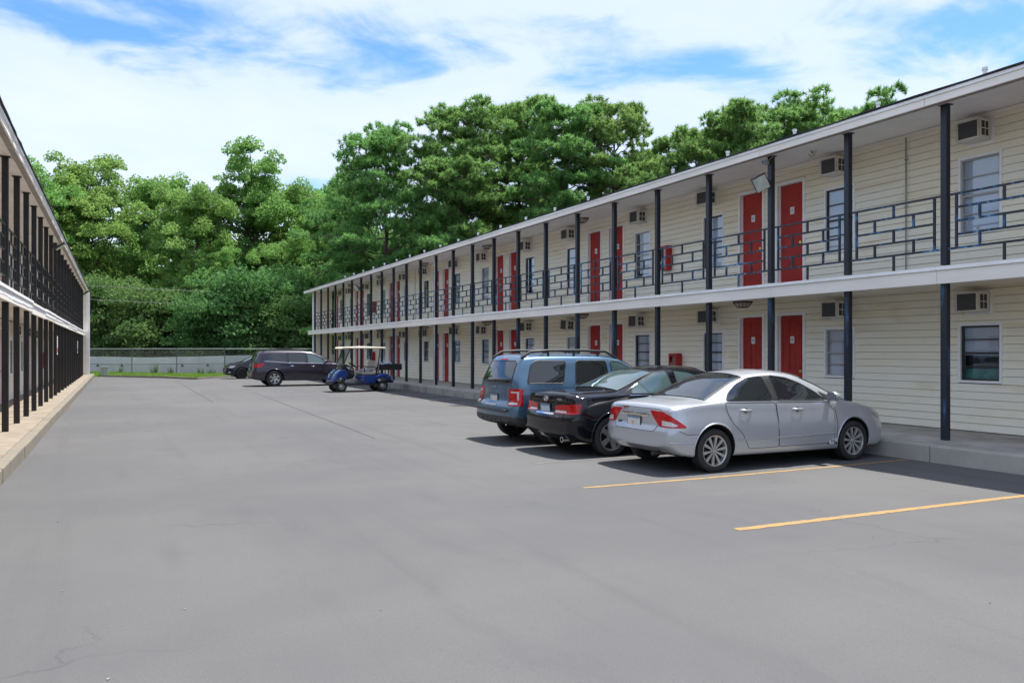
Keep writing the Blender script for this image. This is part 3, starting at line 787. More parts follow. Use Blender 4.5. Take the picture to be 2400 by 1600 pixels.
# ------------------------------------------------------------------ things fixed to the wings
ACBODY = mat('ac_case', (0.74, 0.70, 0.62), 0.5, var=0.12, scale=4)
ACGRILL = mat('ac_grille', (0.05, 0.052, 0.055), 0.6)
ACFIN = mat('ac_fin', (0.13, 0.135, 0.14), 0.5)
def ac_parts(sg):
    D = {}; w, h, d = 0.20, 0.34, 0.36
    b = MB()
    o = lambda o0, o1, a, c_, z0, z1, B: B.box(sg * o0, sg * o1, a, c_, z0, z1)
    o(-0.05, d - 0.015, -w, w, 0, h, b); 
    for (a, c_, z0, z1) in ((-w, w, 0, 0.025), (-w, w, h - 0.025, h), (-w, -w + 0.025, 0.025, h - 0.025), (w - 0.025, w, 0.025, h - 0.025)): o(d - 0.015, d + 0.01, a, c_, z0, z1, b)
    D['body'] = b.mesh('ac_body', ACBODY, bevel=0.006)
    b = MB(); o(d - 0.0145, d - 0.008, -w + 0.025, w - 0.025, 0.025, h - 0.025, b); D['grille'] = b.mesh('ac_grille', ACGRILL)
    b = MB()
    for k in range(14):
        z = 0.03 + (h - 0.06) * k / 14; o(d - 0.008, d - 0.002, -w + 0.025, w - 0.025, z, z + 0.007, b)
    D['fins'] = b.mesh('ac_fins', ACFIN)
    for s in (-1, 1):
        b = MB(); V_ = [0.10, 0.185, 0.20, 0.285]
        o(0.10, 0.285, s * w, s * (w + 0.003), 0.05, 0.30, b); D['vent%d' % s] = b.mesh('ac_side_vent', ACGRILL)
        b = MB(); o(0.185, 0.198, s * (w + 0.0025), s * (w + 0.006), 0.05, 0.30, b); o(0.10, 0.285, s * (w + 0.0027), s * (w + 0.0062), 0.165, 0.18, b); D['bar%d' % s] = b.mesh('ac_vent_bar', ACBODY)
    b = MB()
    for (a, c_, z0, z1) in ((-w - 0.045, w + 0.045, -0.045, -0.004), (-w - 0.045, w + 0.045, h + 0.004, h + 0.045), (-w - 0.045, -w - 0.004, -0.004, h + 0.004), (w + 0.004, w + 0.045, -0.004, h + 0.004)): o(-0.02, 0.034, a, c_, z0, z1, b)
    D['sleeve'] = b.mesh('ac_sleeve', TRIM_W, bevel=0.004)
    return D
AC_R, AC_L = ac_parts(-1), ac_parts(1)
def air_conditioner(parts, x, y, z, label, tilt=0.0, group=None):
    e = tag(empty('air_conditioner', (x, y, z)), label, 'air conditioner', group)
    s = put('sleeve', parts['sleeve'], e)
    bd = put('case', parts['body'], e)
    bd.rotation_euler = (R(tilt), R(tilt * 0.2), 0)
    put('grille', parts['grille'], bd); put('fins', parts['fins'], bd)
    for q in (-1, 1): put('side_vent', parts['vent%d' % q], bd); put('vent_bar', parts['bar%d' % q], bd)
vis = [y for y in r_wins if y > 8]
for fl, zz_ in ((1, 5.36), (0, 2.37)):
    for i, y in enumerate(vis):
        where = 'upper-floor' if fl else 'ground-floor'
        air_conditioner(AC_R, 13.6, y + random.uniform(-0.03, 0.05), zz_ + (random.uniform(-0.02, 0.02) if i > 1 else 0),
                        '%s air conditioner above the %s %s window from the right, cream wing' % ('boxy' if fl else 'jutting', ORD[i + 1], where),
                        (5.5 if (fl == 0 and i in (4, 6, 7)) else random.uniform(-1.2, 1.2)), '%s wall air conditioners of the right wing' % where)
lv = [y for y in l_wins if 26 < y < 40]
for i, y in enumerate(lv):
    air_conditioner(AC_L, -2.9, y, 2.13, 'wall air conditioner behind the dark posts, %s along the left wing' % ORD[i + 1], 0, 'air conditioners of the left wing')

CABRED = mat('cabinet_red', (0.42, 0.012, 0.012), 0.35, var=0.1, scale=6)
def cabinet(x, y, z, sg, label):
    e = tag(empty('extinguisher_cabinet', (x, y, z)), label, 'fire cabinet', 'red fire extinguisher cabinets')
    h, w, d = 0.66, 0.17, 0.20
    b = MB(); o = lambda o0, o1, a, c_, z0, z1: b.box(sg * o0, sg * o1, a, c_, z0, z1)
    o(0.028, 0.05, -w, w, 0, h); o(0.05, d, -w, -w + 0.015, 0, h); o(0.05, d, w - 0.015, w, 0, h); o(0.05, d, -w + 0.015, w - 0.015, 0, 0.02); o(0.05, d, -w + 0.015, w - 0.015, h - 0.02, h)
    b.build('box', CABRED, e, bevel=0.006)
    b = MB()
    for (a, c_, z0, z1) in ((-w, w, 0, 0.07), (-w, w, h - 0.07, h), (-w, -w + 0.05, 0.07, h - 0.07), (w - 0.05, w, 0.07, h - 0.07)): o(d + 0.001, d + 0.014, a, c_, z0, z1)
    dr = b.build('door', CABRED, e)
    b = MB(); b.box(sg * (d + 0.004), sg * (d + 0.008), -w + 0.05, w - 0.05, 0.07, h - 0.07); b.build('pane', glass_mat('cabinet_glass', (0.9, 0.6, 0.6), 0.05), dr)
    b = MB(); b.lathe([(0.05, 0.001), (0.05, 0.05), (0.36, 0.055), (0.42, 0.025), (0.47, 0.025), (0.47, 0.001)], 14, 'z', (sg * 0.12, 0, 0)); b.build('extinguisher', CABRED, e, smooth=True)
    b = MB(); b.box(sg * 0.172, sg * 0.178, -0.03, 0.03, 0.16, 0.30); b.build('instruction_label', PLATE, e)
    b = MB()
    b.tube([(sg * (d + 0.017), -0.12, 0.24), (sg * (d + 0.017), -0.04, 0.30), (sg * (d + 0.017), -0.12, 0.34)], 0.012, 6)
    b.tube([(sg * (d + 0.017), 0.02, 0.16), (sg * (d + 0.017), 0.07, 0.22), (sg * (d + 0.017), 0.10, 0.15)], 0.011, 6)
    b.build('door_marking', PLATE, dr)
cabinet(13.6, 17.53, 3.90, -1, 'red fire cabinet on the upper wall above the silver and black sedans')
cabinet(13.6, 17.1, 0.95, -1, 'red fire cabinet on the ground-floor wall just behind the black sedan roof')
cabinet(13.6, 45.1, 3.90, -1, 'red fire cabinet on the far end of the upper balcony wall')
cabinet(13.6, 45.3, 0.95, -1, 'red fire cabinet on the ground-floor wall behind the golf cart')
cabinet(-2.9, 38.4, 0.95, 1, 'red fire cabinet between the dark posts of the left wing')

# ceiling lanterns
LAMPBL = mat('lantern_metal', (0.03, 0.028, 0.026), 0.5)
LAMPGL = mat('lantern_glass', (0.55, 0.50, 0.40), 0.3, var=0.1, scale=10)
def lantern(x, y, z, label, flat=False):
    e = tag(empty('ceiling_lamp', (x, y, z)), label, 'lamp', 'porch ceiling lamps')
    if flat:
        b = MB(); b.lathe([(0.0, 0.001), (0.0, 0.13), (-0.03, 0.12), (-0.05, 0.07), (-0.055, 0.001)], 20, 'z'); b.build('dome', mat('white_dome', (0.75, 0.74, 0.72), 0.4), e, smooth=True); return
    def ring(r0, r1, z0, z1, B): B.add([(sx * r0, sy * r0, z0) for sx, sy in ((-1, -1), (1, -1), (1, 1), (-1, 1))] + [(sx * r1, sy * r1, z1) for sx, sy in ((-1, -1), (1, -1), (1, 1), (-1, 1))],
                                       [(0, 1, 5, 4), (1, 2, 6, 5), (2, 3, 7, 6), (3, 0, 4, 7), (0, 3, 2, 1), (4, 5, 6, 7)])
    b = MB(); ring(0.15, 0.16, -0.035, 0.0, b); ring(0.085, 0.085, -0.145, -0.13, b)
    for sx in (-1, 1):
        for sy in (-1, 1): b.tube([(sx * 0.142, sy * 0.142, -0.035), (sx * 0.082, sy * 0.082, -0.14)], 0.009, 5)
        b.tube([(0, sx * 0.142, -0.035), (0, sx * 0.083, -0.14)], 0.006, 5); b.tube([(sx * 0.142, 0, -0.035), (sx * 0.083, 0, -0.14)], 0.006, 5)
    b.build('frame', LAMPBL, e)
    b = MB(); ring(0.135, 0.078, -0.036, -0.129, b); b.build('shade', LAMPGL, e)
xl = 12.75
for k, (yu, yl) in enumerate(((13.74, 13.74), (20.7, 20.7), (27.65, 27.65), (34.6, 34.6), (41.55, 41.55), (47.6, 47.6))):
    nm = ORD[k + 1]
    if k: lantern(xl, yu, WR.zso(13.6 - xl) - 0.002, 'dark lantern under the roof soffit over the %s upper door pair from the right' % nm)
    lantern(xl, yl, 2.81, 'dark lantern under the balcony over the %s ground-floor door pair from the right' % nm)
lantern(12.2, 10.0, 2.81, 'flat white dome lamp under the balcony between the two nearest ground-floor windows', True)
e = tag(empty('broken_lamp', (12.6, 11.55, WR.zso(1.0) - 0.001)), 'broken bare lamp holder hanging from the upper soffit near the floodlight', 'lamp')
b = MB(); b.lathe([(0, 0.001), (0, 0.07), (-0.03, 0.06), (-0.07, 0.03), (-0.11, 0.03), (-0.115, 0.001)], 14, 'z'); b.build('socket', mat('old_socket', (0.62, 0.56, 0.44), 0.5), e, smooth=True)
b = MB(); b.tube([(-0.14, -0.05, 0.0), (-0.10, -0.03, -0.04), (0, 0, -0.05), (0.06, 0.1, -0.09), (0.1, 0.2, -0.04), (0.12, 0.24, 0)], 0.007, 6); b.build('wire', LAMPBL, e)

# floodlights and cameras on the posts
FLOODG = mat('flood_lens', (0.62, 0.64, 0.56), 0.12, var=0.15, scale=9, coat=0.5)
def floodlight(x, y, z, sx, label, nrm, spin=0):
    e = tag(empty('floodlight', (x, y, z)), label, 'floodlight', 'post-mounted floodlights')
    M = Matrix.Translation((sx * 0.27, 0, -0.02)) @ (-Vector(nrm)).to_track_quat('Z', 'Y').to_matrix().to_4x4() @ Matrix.Rotation(R(spin), 4, 'Z') @ Matrix.Scale(0.88, 4)
    b = MB(); b.box(-0.17, 0.17, -0.20, 0.20, 0.0, 0.06, M=M)
    for k in range(7): b.box(-0.15, 0.15, -0.17 + k * 0.055, -0.155 + k * 0.055, 0.06, 0.085, M=M)
    b.build('housing', LAMPBL, e, bevel=0.004)
    b = MB(); b.box(-0.15, 0.15, -0.18, 0.18, -0.006, -0.0005, M=M); b.build('lens', FLOODG, e)
    b = MB(); b.tube([(sx * 0.05, 0, 0.0), (sx * 0.14, 0, 0.03), (sx * 0.24, 0, 0.04)], 0.018, 8); b.build('bracket', LAMPBL, e)
    b = MB(); b.box(sx * 0.05, sx * 0.09, -0.05, 0.05, -0.06, 0.06); b.build('junction_box', LAMPBL, e)
floodlight(11.9, 12.006, 5.08, -1, 'large square floodlight on the post between the two nearest upper red doors', (-.35, -.72, -.60), -32)
floodlight(11.9, 42.21, 5.10, -1, 'small floodlight on an upper post near the far end of the cream wing', (-.75, -.2, -.60))
floodlight(-1.85, 28.44, 4.95, 1, 'floodlight jutting over the lot from an upper post of the left wing', (.62, -.05, -.78))
floodlight(-1.85, 50.9, 4.95, 1, 'floodlight at the far end of the left wing under its eave', (.62, -.05, -.78))
e = tag(empty('security_camera', (11.835, 12.006, 5.50)), 'small white security camera at the top of the floodlight post', 'camera')
b = MB(); b.box(-0.16, -0.02, -0.035, 0.035, -0.04, 0.04); b.build('body', mat('camera_grey', (0.32, 0.34, 0.37), 0.4), e, bevel=0.01)
b = MB(); b.lathe([(-0.165, 0.001), (-0.165, 0.025), (-0.158, 0.025)], 12, 'x'); b.build('lens', ACGRILL, e)
b = MB(); b.tube([(-0.02, 0, 0.03), (0.02, -0.06, 0.10), (0.06, -0.07, 0.13)], 0.007, 6); b.build('wire', mat('tan_wire', (0.5, 0.42, 0.3), 0.5), e)
# narrow notices on two posts of the left wing
SIGNRED = mat('sign_red', (0.45, 0.02, 0.02), 0.4)
for (y, lab) in ((30.32, 'narrow white and red notice on a ground-floor post of the left wing'), (45.3, 'small white notice on a far ground-floor post of the left wing')):
    e = tag(empty('notice_sign', (-1.80, y, 1.55)), lab, 'sign')
    b = MB(); b.box(0.004, 0.016, -0.15, 0.15, 0, 0.62); b.build('board', PLATE, e)
    b = MB(); b.box(0.0165, 0.019, -0.14, 0.14, 0.08, 0.22); b.build('red_band', SIGNRED, e)
# ------------------------------------------------------------------ fence, white wall, utility box, wires at the far end
GALV = mat('fence_galvanised', (0.42, 0.44, 0.44), 0.45, metal=0.4)
FDARK = mat('fence_dark_post', (0.10, 0.115, 0.115), 0.5)
fence_pts = [(-5.2, 71.6), (-2.0, 67.0), (0.94, 63.0), (3.75, 60.3), (6.75, 58.6), (9.8, 58.2), (12.9, 58.0), (16.0, 58.0)]
fr = tag(empty('chain_link_fence', (3.75, 60.3, 0)), 'chain link fence along the grass at the end of the lot', 'fence')
fo = Vector((3.75, 60.3, 0)); FH = 1.80
def fl_(p, z): return (p[0] - fo.x, p[1] - fo.y, z)
for p in fence_pts:
    b = MB(); b.tube([fl_(p, -0.05), fl_(p, FH + 0.03)], 0.035, 8); b.build('post', FDARK, fr)
for i in range(len(fence_pts) - 1):
    p, q = fence_pts[i], fence_pts[i + 1]
    b = MB(); b.tube([fl_(p, FH), fl_(q, FH)], 0.025, 8); b.build('top_rail', GALV, fr)
    b = MB(); d = Vector((q[0] - p[0], q[1] - p[1])); Ln = d.length; d.normalize()
    # woven wires, both diagonals
    st = 0.12
    for s in (1, -1):
        k = -FH
        while k < Ln:
            a0 = max(0.0, k); a1 = min(Ln, k + FH)
            if a1 > a0 + 0.02:
                z0 = (a0 - k) if s > 0 else FH - (a0 - k); z1 = (a1 - k) if s > 0 else FH - (a1 - k)
                z0 = max(0.06, min(FH - 0.02, z0)); z1 = max(0.06, min(FH - 0.02, z1))
                b.tube([fl_((p[0] + d.x * a0, p[1] + d.y * a0), z0), fl_((p[0] + d.x * a1, p[1] + d.y * a1), z1)], 0.0022, 3, cap=False)
            k += st
    tag(b.build('wire_mesh', mat('mesh_wire', (0.16, 0.18, 0.17), 0.5, metal=0.3), fr), kind='stuff')
WB = mat('white_block_paint', (0.56, 0.58, 0.56), 0.8, var=0.10, scale=1.2, bump=0.2, bscale=12)
wall_pts = [(-4.6, 73.6), (1.5, 64.9), (4.2, 62.3), (7.0, 60.6), (13.2, 59.9), (17, 59.9)]
wr = tag(empty('block_wall', (4.2, 62.3, 0)), 'low pale painted block wall behind the chain link fence', 'wall')
wo = Vector((4.2, 62.3, 0)); tops = [1.22, 1.16, 1.22, 1.30, 1.38, 1.40]
for i in range(len(wall_pts) - 1):
    p, q = Vector(wall_pts[i]), Vector(wall_pts[i + 1]); d = (q - p); Ln = d.length; d.normalize(); n = Vector((-d.y, d.x)) * 0.1
    nc = 6
    for c_ in range(nc):
        b = MB(); za0 = tops[i] * c_ / nc + 0.004; za1 = tops[i] * (c_ + 1) / nc; zb0 = tops[i + 1] * c_ / nc + 0.004; zb1 = tops[i + 1] * (c_ + 1) / nc
        P0 = [p - n, q - n, q + n, p + n]
        zz_ = [(za0, za1), (zb0, zb1), (zb0, zb1), (za0, za1)]
        vs = [(v.x - wo.x, v.y - wo.y, z[0]) for v, z in zip(P0, zz_)] + [(v.x - wo.x, v.y - wo.y, z[1]) for v, z in zip(P0, zz_)]
        b.add(vs, [(3, 2, 1, 0), (4, 5, 6, 7), (0, 1, 5, 4), (1, 2, 6, 5), (2, 3, 7, 6), (3, 0, 4, 7)])
        b.build('block_course', WB, wr)
# dark pipe along the wall with small lamps clipped to it
pr = tag(empty('pipe_rail', (4.2, 61.5, 0)), 'thin dark pipe with small clipped lamps in front of the pale wall', 'pipe')
off = [(x + 0.05 * 0, y - 0.55) for x, y in wall_pts]
b = MB(); b.tube([(x - 4.2, y - 61.5, 0.62 + 0.045 * i) for i, (x, y) in enumerate(off)], 0.025, 8); b.build('pipe', FDARK, pr)
def on_pipe(px):
    k = (px - 1200) / 1850.0; s_, c_ = math.sin(CAM_YAW), math.cos(CAM_YAW)
    rt_ = (k * c_ + s_) / (c_ - k * s_)
    for i in range(len(off) - 1):
        (x0, y0), (x1, y1) = off[i], off[i + 1]
        f0, f1 = x0 - rt_ * y0, x1 - rt_ * y1
        if f0 * f1 <= 0:
            t = f0 / (f0 - f1); return x0 + (x1 - x0) * t, y0 + (y1 - y0) * t, 0.62 + 0.045 * (i + t)
for px in (229, 285.6, 427.5, 487, 543):
    x, y, z = on_pipe(px)
    b = MB(); b.tube([(0, 0, 0.04), (0, -0.02, -0.06)], [0.03, 0.05], 8); b.lathe([(-0.2, 0.001), (-0.2, 0.11), (-0.1, 0.09), (-0.05, 0.03), (-0.04, 0.001)], 10, 'z')
    b.build('clip_lamp', LAMPBL, pr, (x - 4.2, y - 61.5, z))
# utility box
ub = tag(empty('utility_box', (-0.75, 57.3, 0)), 'small pale green utility box standing on the grass by the left walkway', 'utility box')
UB = mat('pale_green_metal', (0.33, 0.40, 0.33), 0.5, var=0.12, scale=4)
b = MB(); b.box(-0.21, 0.21, -0.2, 0.2, 0, 0.60); b.build('cabinet', UB, ub, bevel=0.015)
b = MB(); b.prism([(-0.24, 0.60), (0.24, 0.60), (0.22, 0.66), (-0.22, 0.64)], 'y', -0.24, 0.24); b.build('lid', mat('pale_green_lid', (0.42, 0.48, 0.41), 0.5), ub)
b = MB(); b.box(-0.17, 0.17, -0.212, -0.2005, 0.06, 0.54); b.build('access_panel', UB, ub, bevel=0.005)
# overhead wires crossing in front of the trees
WIRE = mat('overhead_wire', (0.16, 0.17, 0.17), 0.5)
for k, (za, zb, lab) in enumerate(((8.2, 6.4, 'upper thin overhead wire crossing in front of the trees'), (7.2, 5.3, 'lower thin overhead wire crossing in front of the trees'))):
    pts = []
    for i in range(25):
        t = i / 24; pts.append((-30 + 62 * t, 70 - 4 * t, za + (zb - za) * t - 2.2 * 4 * t * (1 - t) * 0.35))
    b = MB(); b.tube(pts, 0.016, 5); tag(b.build('overhead_wire', WIRE), lab, 'wire')
# weeds at the foot of the fence
wd = MB()
for (x, y, h) in ((2.3, 61.0, 0.9), (3.4, 60.1, 0.7), (5.2, 59.1, 0.6), (5.9, 58.9, 0.55), (0.2, 63.6, 0.6)):
    for k in range(26):
        a = random.uniform(0, 6.28); r_ = random.uniform(0.02, 0.22); hh = h * random.uniform(0.5, 1)
        wd.add([(x + r_ * math.cos(a), y + r_ * math.sin(a), 0.02), (x + r_ * math.cos(a) + 0.04, y + r_ * math.sin(a), 0.02), (x + 1.7 * r_ * math.cos(a), y + 1.7 * r_ * math.sin(a), hh)], [(0, 1, 2)])
tag(wd.build('weeds', mat('weed_green', (0.12, 0.20, 0.05), 0.8)), 'tufts of tall weeds at the foot of the fence', 'weeds', kind='stuff')

# ------------------------------------------------------------------ trees
def leaf_material(name, dark, light, trans=0.35, yellow=None):
    m = bpy.data.materials.new(name); m.use_nodes = True
    nt = m.node_tree; nt.nodes.clear(); L = nt.links.new
    g = nt.nodes.new('ShaderNodeNewGeometry'); oi = nt.nodes.new('ShaderNodeObjectInfo')
    n = nt.nodes.new('ShaderNodeTexNoise'); n.inputs['Scale'].default_value = 0.42; n.inputs['Detail'].default_value = 3
    L(g.outputs['Position'], n.inputs['Vector'])
    ma = nt.nodes.new('ShaderNodeMath'); ma.operation = 'MULTIPLY_ADD'; ma.inputs[1].default_value = 0.55
    L(g.outputs['Random Per Island'], ma.inputs[0])
    mr = nt.nodes.new('ShaderNodeMapRange'); mr.inputs[1].default_value = 0.3; mr.inputs[2].default_value = 0.7; mr.inputs[3].default_value = 0; mr.inputs[4].default_value = 0.45
    L(n.outputs[0], mr.inputs[0]); L(mr.outputs[0], ma.inputs[2])
    mx = nt.nodes.new('ShaderNodeMix'); mx.data_type = 'RGBA'
    mx.inputs[6].default_value = (*dark, 1); mx.inputs[7].default_value = (*light, 1)
    L(ma.outputs[0], mx.inputs[0])
    hs = nt.nodes.new('ShaderNodeHueSaturation')
    mh = nt.nodes.new('ShaderNodeMapRange'); mh.inputs[3].default_value = 0.485; mh.inputs[4].default_value = 0.52
    L(oi.outputs['Random'], mh.inputs[0]); L(mh.outputs[0], hs.inputs['Hue']); L(mx.outputs[2], hs.inputs['Color'])
    d = nt.nodes.new('ShaderNodeBsdfDiffuse'); t = nt.nodes.new('ShaderNodeBsdfTranslucent'); gl = nt.nodes.new('ShaderNodeBsdfGlossy')
    gl.inputs['Roughness'].default_value = 0.45; gl.inputs[0].default_value = (0.8, 0.85, 0.8, 1)
    L(hs.outputs[0], d.inputs[0]); L(hs.outputs[0], t.inputs[0])
    ms = nt.nodes.new('ShaderNodeMixShader'); ms.inputs[0].default_value = trans
    L(d.outputs[0], ms.inputs[1]); L(t.outputs[0], ms.inputs[2])
    m2 = nt.nodes.new('ShaderNodeMixShader'); m2.inputs[0].default_value = 0.012
    L(ms.outputs[0], m2.inputs[1]); L(gl.outputs[0], m2.inputs[2])
    o = nt.nodes.new('ShaderNodeOutputMaterial'); L(m2.outputs[0], o.inputs[0])
    return m
LEAF = leaf_material('broad_leaves', (0.135, 0.275, 0.07), (0.34, 0.55, 0.15), 0.52)
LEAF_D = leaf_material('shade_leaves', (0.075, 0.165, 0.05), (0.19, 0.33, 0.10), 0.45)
NEEDLE = leaf_material('pine_needles', (0.14, 0.275, 0.085), (0.33, 0.53, 0.155), 0.5)
BARK = mat('bark', (0.085, 0.068, 0.055), 0.95, var=0.4, scale=5, stretch=(1, 1, 0.3), bump=0.6, bscale=12)
BARK_P = mat('pine_bark', (0.10, 0.072, 0.058), 0.95, var=0.4, scale=5, stretch=(1, 1, 0.3), bump=0.6, bscale=10)

def unit(v): return v / (np.linalg.norm(v, axis=-1, keepdims=True) + 1e-9)
def leaf_quads(C, size, up_bias, R_):
    """C: leaf centres; returns 4 verts per leaf, a bent rhombus"""
    n = len(C)
    nrm = unit(R_.normal(0, 1, (n, 3)) + np.array([0, 0, up_bias]))
    t = unit(np.cross(nrm, R_.normal(0, 1, (n, 3))))
    bt = np.cross(nrm, t)
    s = size * R_.uniform(0.6, 1.25, (n, 1))
    V = np.stack([C - t * s * 0.5, C + bt * s * 0.33 - nrm * s * 0.08, C + t * s * 0.5, C - bt * s * 0.33 - nrm * s * 0.08], 1)
    return V.reshape(-1, 3)
def limb(b, p, q, r0, r1, R_, n=5, sag=0.0, sides=6):
    p, q = np.array(p), np.array(q); L_ = np.linalg.norm(q - p); pts = []
    for i in range(n + 1):
        t = i / n; j = R_.normal(0, 0.035 * L_, 3) * (0 < i < n)
        pts.append(tuple(p + (q - p) * t + j + np.array([0, 0, sag * math.sin(math.pi * t)])))
    b.tube(pts, [r0 + (r1 - r0) * i / n for i in range(n + 1)], sides)
    return pts
def broadleaf(seed, h, rad, base, leafm, n_leaf=30000, leaf=0.34, shape=0.5, clump=1.3):
    """returns trunk mesh, crown mesh; crown outline from lobes carried by limbs"""
    R_ = np.random.default_rng(seed)
    b = MB(); top = h * 0.9
    tr = [(R_.normal(0, 0.012 * h * t) , R_.normal(0, 0.012 * h * t), top * t) for t in np.linspace(0, 1, 9)]
    r0 = 0.016 * h + 0.05
    b.tube(tr, [r0 * (1.25 if i == 0 else 1) * (1 - 0.9 * i / 8) for i in range(9)], 9)
    C = []
    nl = int(26 + h * 0.9)
    for i in range(nl):
        t = base + (0.97 - base) * ((i + R_.uniform(0, 1)) / nl)
        z0 = top * t * 0.92; p = np.array(tr[min(8, int(t * 8))]); p = np.array([p[0], p[1], z0])
        az = i * 2.39996 + R_.normal(0, 0.35)
        prof = max(0.18, math.sin(math.pi * min(1, (t - base) / (1 - base) * 0.80 + 0.16)) ** shape)
        ln = rad * prof * R_.uniform(0.45, 1.25)
        rise = ln * R_.uniform(0.35, 1.05) * (0.6 + t)
        q = p + np.array([math.cos(az) * ln, math.sin(az) * ln, rise])
        q[2] = min(q[2], h * R_.uniform(0.95, 1.02))
        limb(b, p, q, r0 * 0.45 * (1 - t * 0.6), 0.02, R_)
        m = R_.integers(5, 9)
        for k in range(m):
            f = R_.uniform(0.42, 1.08)
            c_ = p + (q - p) * f + R_.normal(0, 0.15 * rad, 3) * np.array([1, 1, 0.7])
            C.append((c_, clump * R_.uniform(0.5, 1.2)))
            if k < 3: limb(b, p + (q - p) * min(f, 0.9), c_, 0.035, 0.01, R_, 3, sides=4)
    C.append((np.array([tr[-1][0], tr[-1][1], h * 0.90]), clump * 0.9)); C.append((np.array([tr[-1][0], tr[-1][1], h * 0.84]), clump))
    w = np.array([c_[1] ** 2 for c_ in C]); w /= w.sum()
    cnt = (w * n_leaf).astype(int) + 1
    pos = []
    for (c_, r_), n in zip(C, cnt):
        d = unit(R_.normal(0, 1, (n, 3))) * (R_.uniform(0.15, 1, (n, 1)) ** 0.45) * r_
        d *= np.array([1.0, 1.0, 0.66]); d[:, 2] = np.where(d[:, 2] < 0, d[:, 2] * 0.55, d[:, 2]); d[:, 2] -= 0.28 * (d[:, 0] ** 2 + d[:, 1] ** 2) / max(r_, 0.1)
        pos.append(c_ + d)
    pos = np.concatenate(pos); pos = pos[pos[:, 2] > 0.3]
    V = leaf_quads(pos, leaf, 0.45, R_)
    return b.mesh('trunk', BARK, smooth=True), quads_mesh('crown', V, len(V) // 4, leafm)
def pine(seed, h, rad, base, n_need=70000, droop=0.0, tuft=0.42, dens=1.0, shape=0.6, pad=1.0):
    R_ = np.random.default_rng(seed)
    b = MB(); r0 = 0.011 * h + 0.06
    tr = [(R_.normal(0, 0.006 * h * t), R_.normal(0, 0.006 * h * t), h * 0.95 * t) for t in np.linspace(0, 1, 11)]
    b.tube(tr, [r0 * (1.2 if i == 0 else 1) * (1 - 0.88 * i / 10) for i in range(11)], 9)
    T = []
    nl = int(30 * dens + h * 0.8)
    for i in range(nl):
        t = base + (0.99 - base) * ((i + R_.uniform(0, 1)) / nl)
        f8 = t * 10; k0 = min(9, int(f8)); p = np.array(tr[k0]) * (1 - (f8 - k0)) + np.array(tr[k0 + 1]) * (f8 - k0)
        az = i * 2.39996 + R_.normal(0, 0.4)
        u = (t - base) / (1 - base)
        prof = (1 - u) ** shape * (0.55 + 0.45 * min(1, u * 3 + 0.3)) + 0.10
        ln = rad * prof * R_.uniform(0.6, 1.15)
        rise = ln * (R_.uniform(0.05, 0.45) + 0.55 * u) - droop * ln * (1 - u)
        q = p + np.array([math.cos(az) * ln, math.sin(az) * ln, rise])
        limb(b, p, q, r0 * 0.34 * (1 - 0.6 * t), 0.02, R_, 5, -0.05 * ln)
        m = max(3, int(ln * 1.15 + R_.uniform(0, 2)))
        for k in range(m):
            f = R_.uniform(0.40, 1.05); side = R_.normal(0, 0.17 * ln, 3) * np.array([1, 1, 0.22])
            c_ = p + (q - p) * f + side + np.array([0, 0, R_.uniform(0.0, 0.3)])
            limb(b, p + (q - p) * min(f, 0.92), c_, 0.03, 0.012, R_, 2, sides=4)
            pr_ = R_.uniform(0.55, 1.05) * pad
            for _ in range(int(20 * pr_ * pr_) + 4):
                a_ = R_.uniform(0, 6.283); rr_ = pr_ * math.sqrt(R_.uniform(0, 1))
                T.append(c_ + np.array([rr_ * math.cos(a_), rr_ * math.sin(a_), 0.42 * pr_ * (1 - (rr_ / pr_) ** 2) + R_.normal(0, 0.08)]))
    T = np.array(T); nt_ = len(T); per = max(8, int(n_need / nt_))
    n = nt_ * per
    org = np.repeat(T, per, 0)
    ax = unit(R_.normal(0, 0.45, (nt_, 3)) + np.array([0, 0, 0.9])); ax = np.repeat(ax, per, 0)
    d = unit(ax * 0.75 + unit(R_.normal(0, 1, (n, 3))))
    ln = tuft * R_.uniform(0.6, 1.15, (n, 1)); w = unit(np.cross(d, R_.normal(0, 1, (n, 3)))) * 0.033
    o2 = org + ax * R_.uniform(-0.10, 0.22, (n, 1))
    V = np.stack([o2 - w, o2 + w, o2 + d * ln], 1).reshape(-1, 3)
    return b.mesh('trunk', BARK_P, smooth=True), quads_mesh('crown', V, n, NEEDLE)
PX = lambda x: None
def at(px, depth):
    """ground point straight below photo column px at that depth from the lens"""
    k = (px - 1200) / 1850.0; s_, c_ = math.sin(CAM_YAW), math.cos(CAM_YAW)
    return depth * s_ + k * depth * c_, depth * c_ - k * depth * s_
def tree(name, meshes, px, depth, rz, sc, label, group, sz=None):
    x, y = at(px, depth)
    e = tag(empty(name, (x, y, -0.05), rz), label, 'tree', group)
    e.scale = (sc, sc, sz or sc)
    put('trunk', meshes[0], e); put('crown', meshes[1], e)
    return e
B1 = broadleaf(21, 21.5, 5.4, 0.05, LEAF, 72000, 0.28, 0.5, 1.25)
B2 = broadleaf(22, 20.0, 4.6, 0.06, LEAF, 62000, 0.28, 0.45, 1.2)
B3 = broadleaf(23, 22.5, 5.0, 0.05, LEAF, 72000, 0.28, 0.55, 1.25)
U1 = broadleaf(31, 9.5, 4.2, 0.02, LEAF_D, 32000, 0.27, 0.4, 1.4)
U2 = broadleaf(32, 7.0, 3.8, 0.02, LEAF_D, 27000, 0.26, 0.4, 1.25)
gl = 'broadleaf trees behind the fence'
def hgt(ytop, depth): return (820.5 - ytop) * depth / 1850 + 1.7
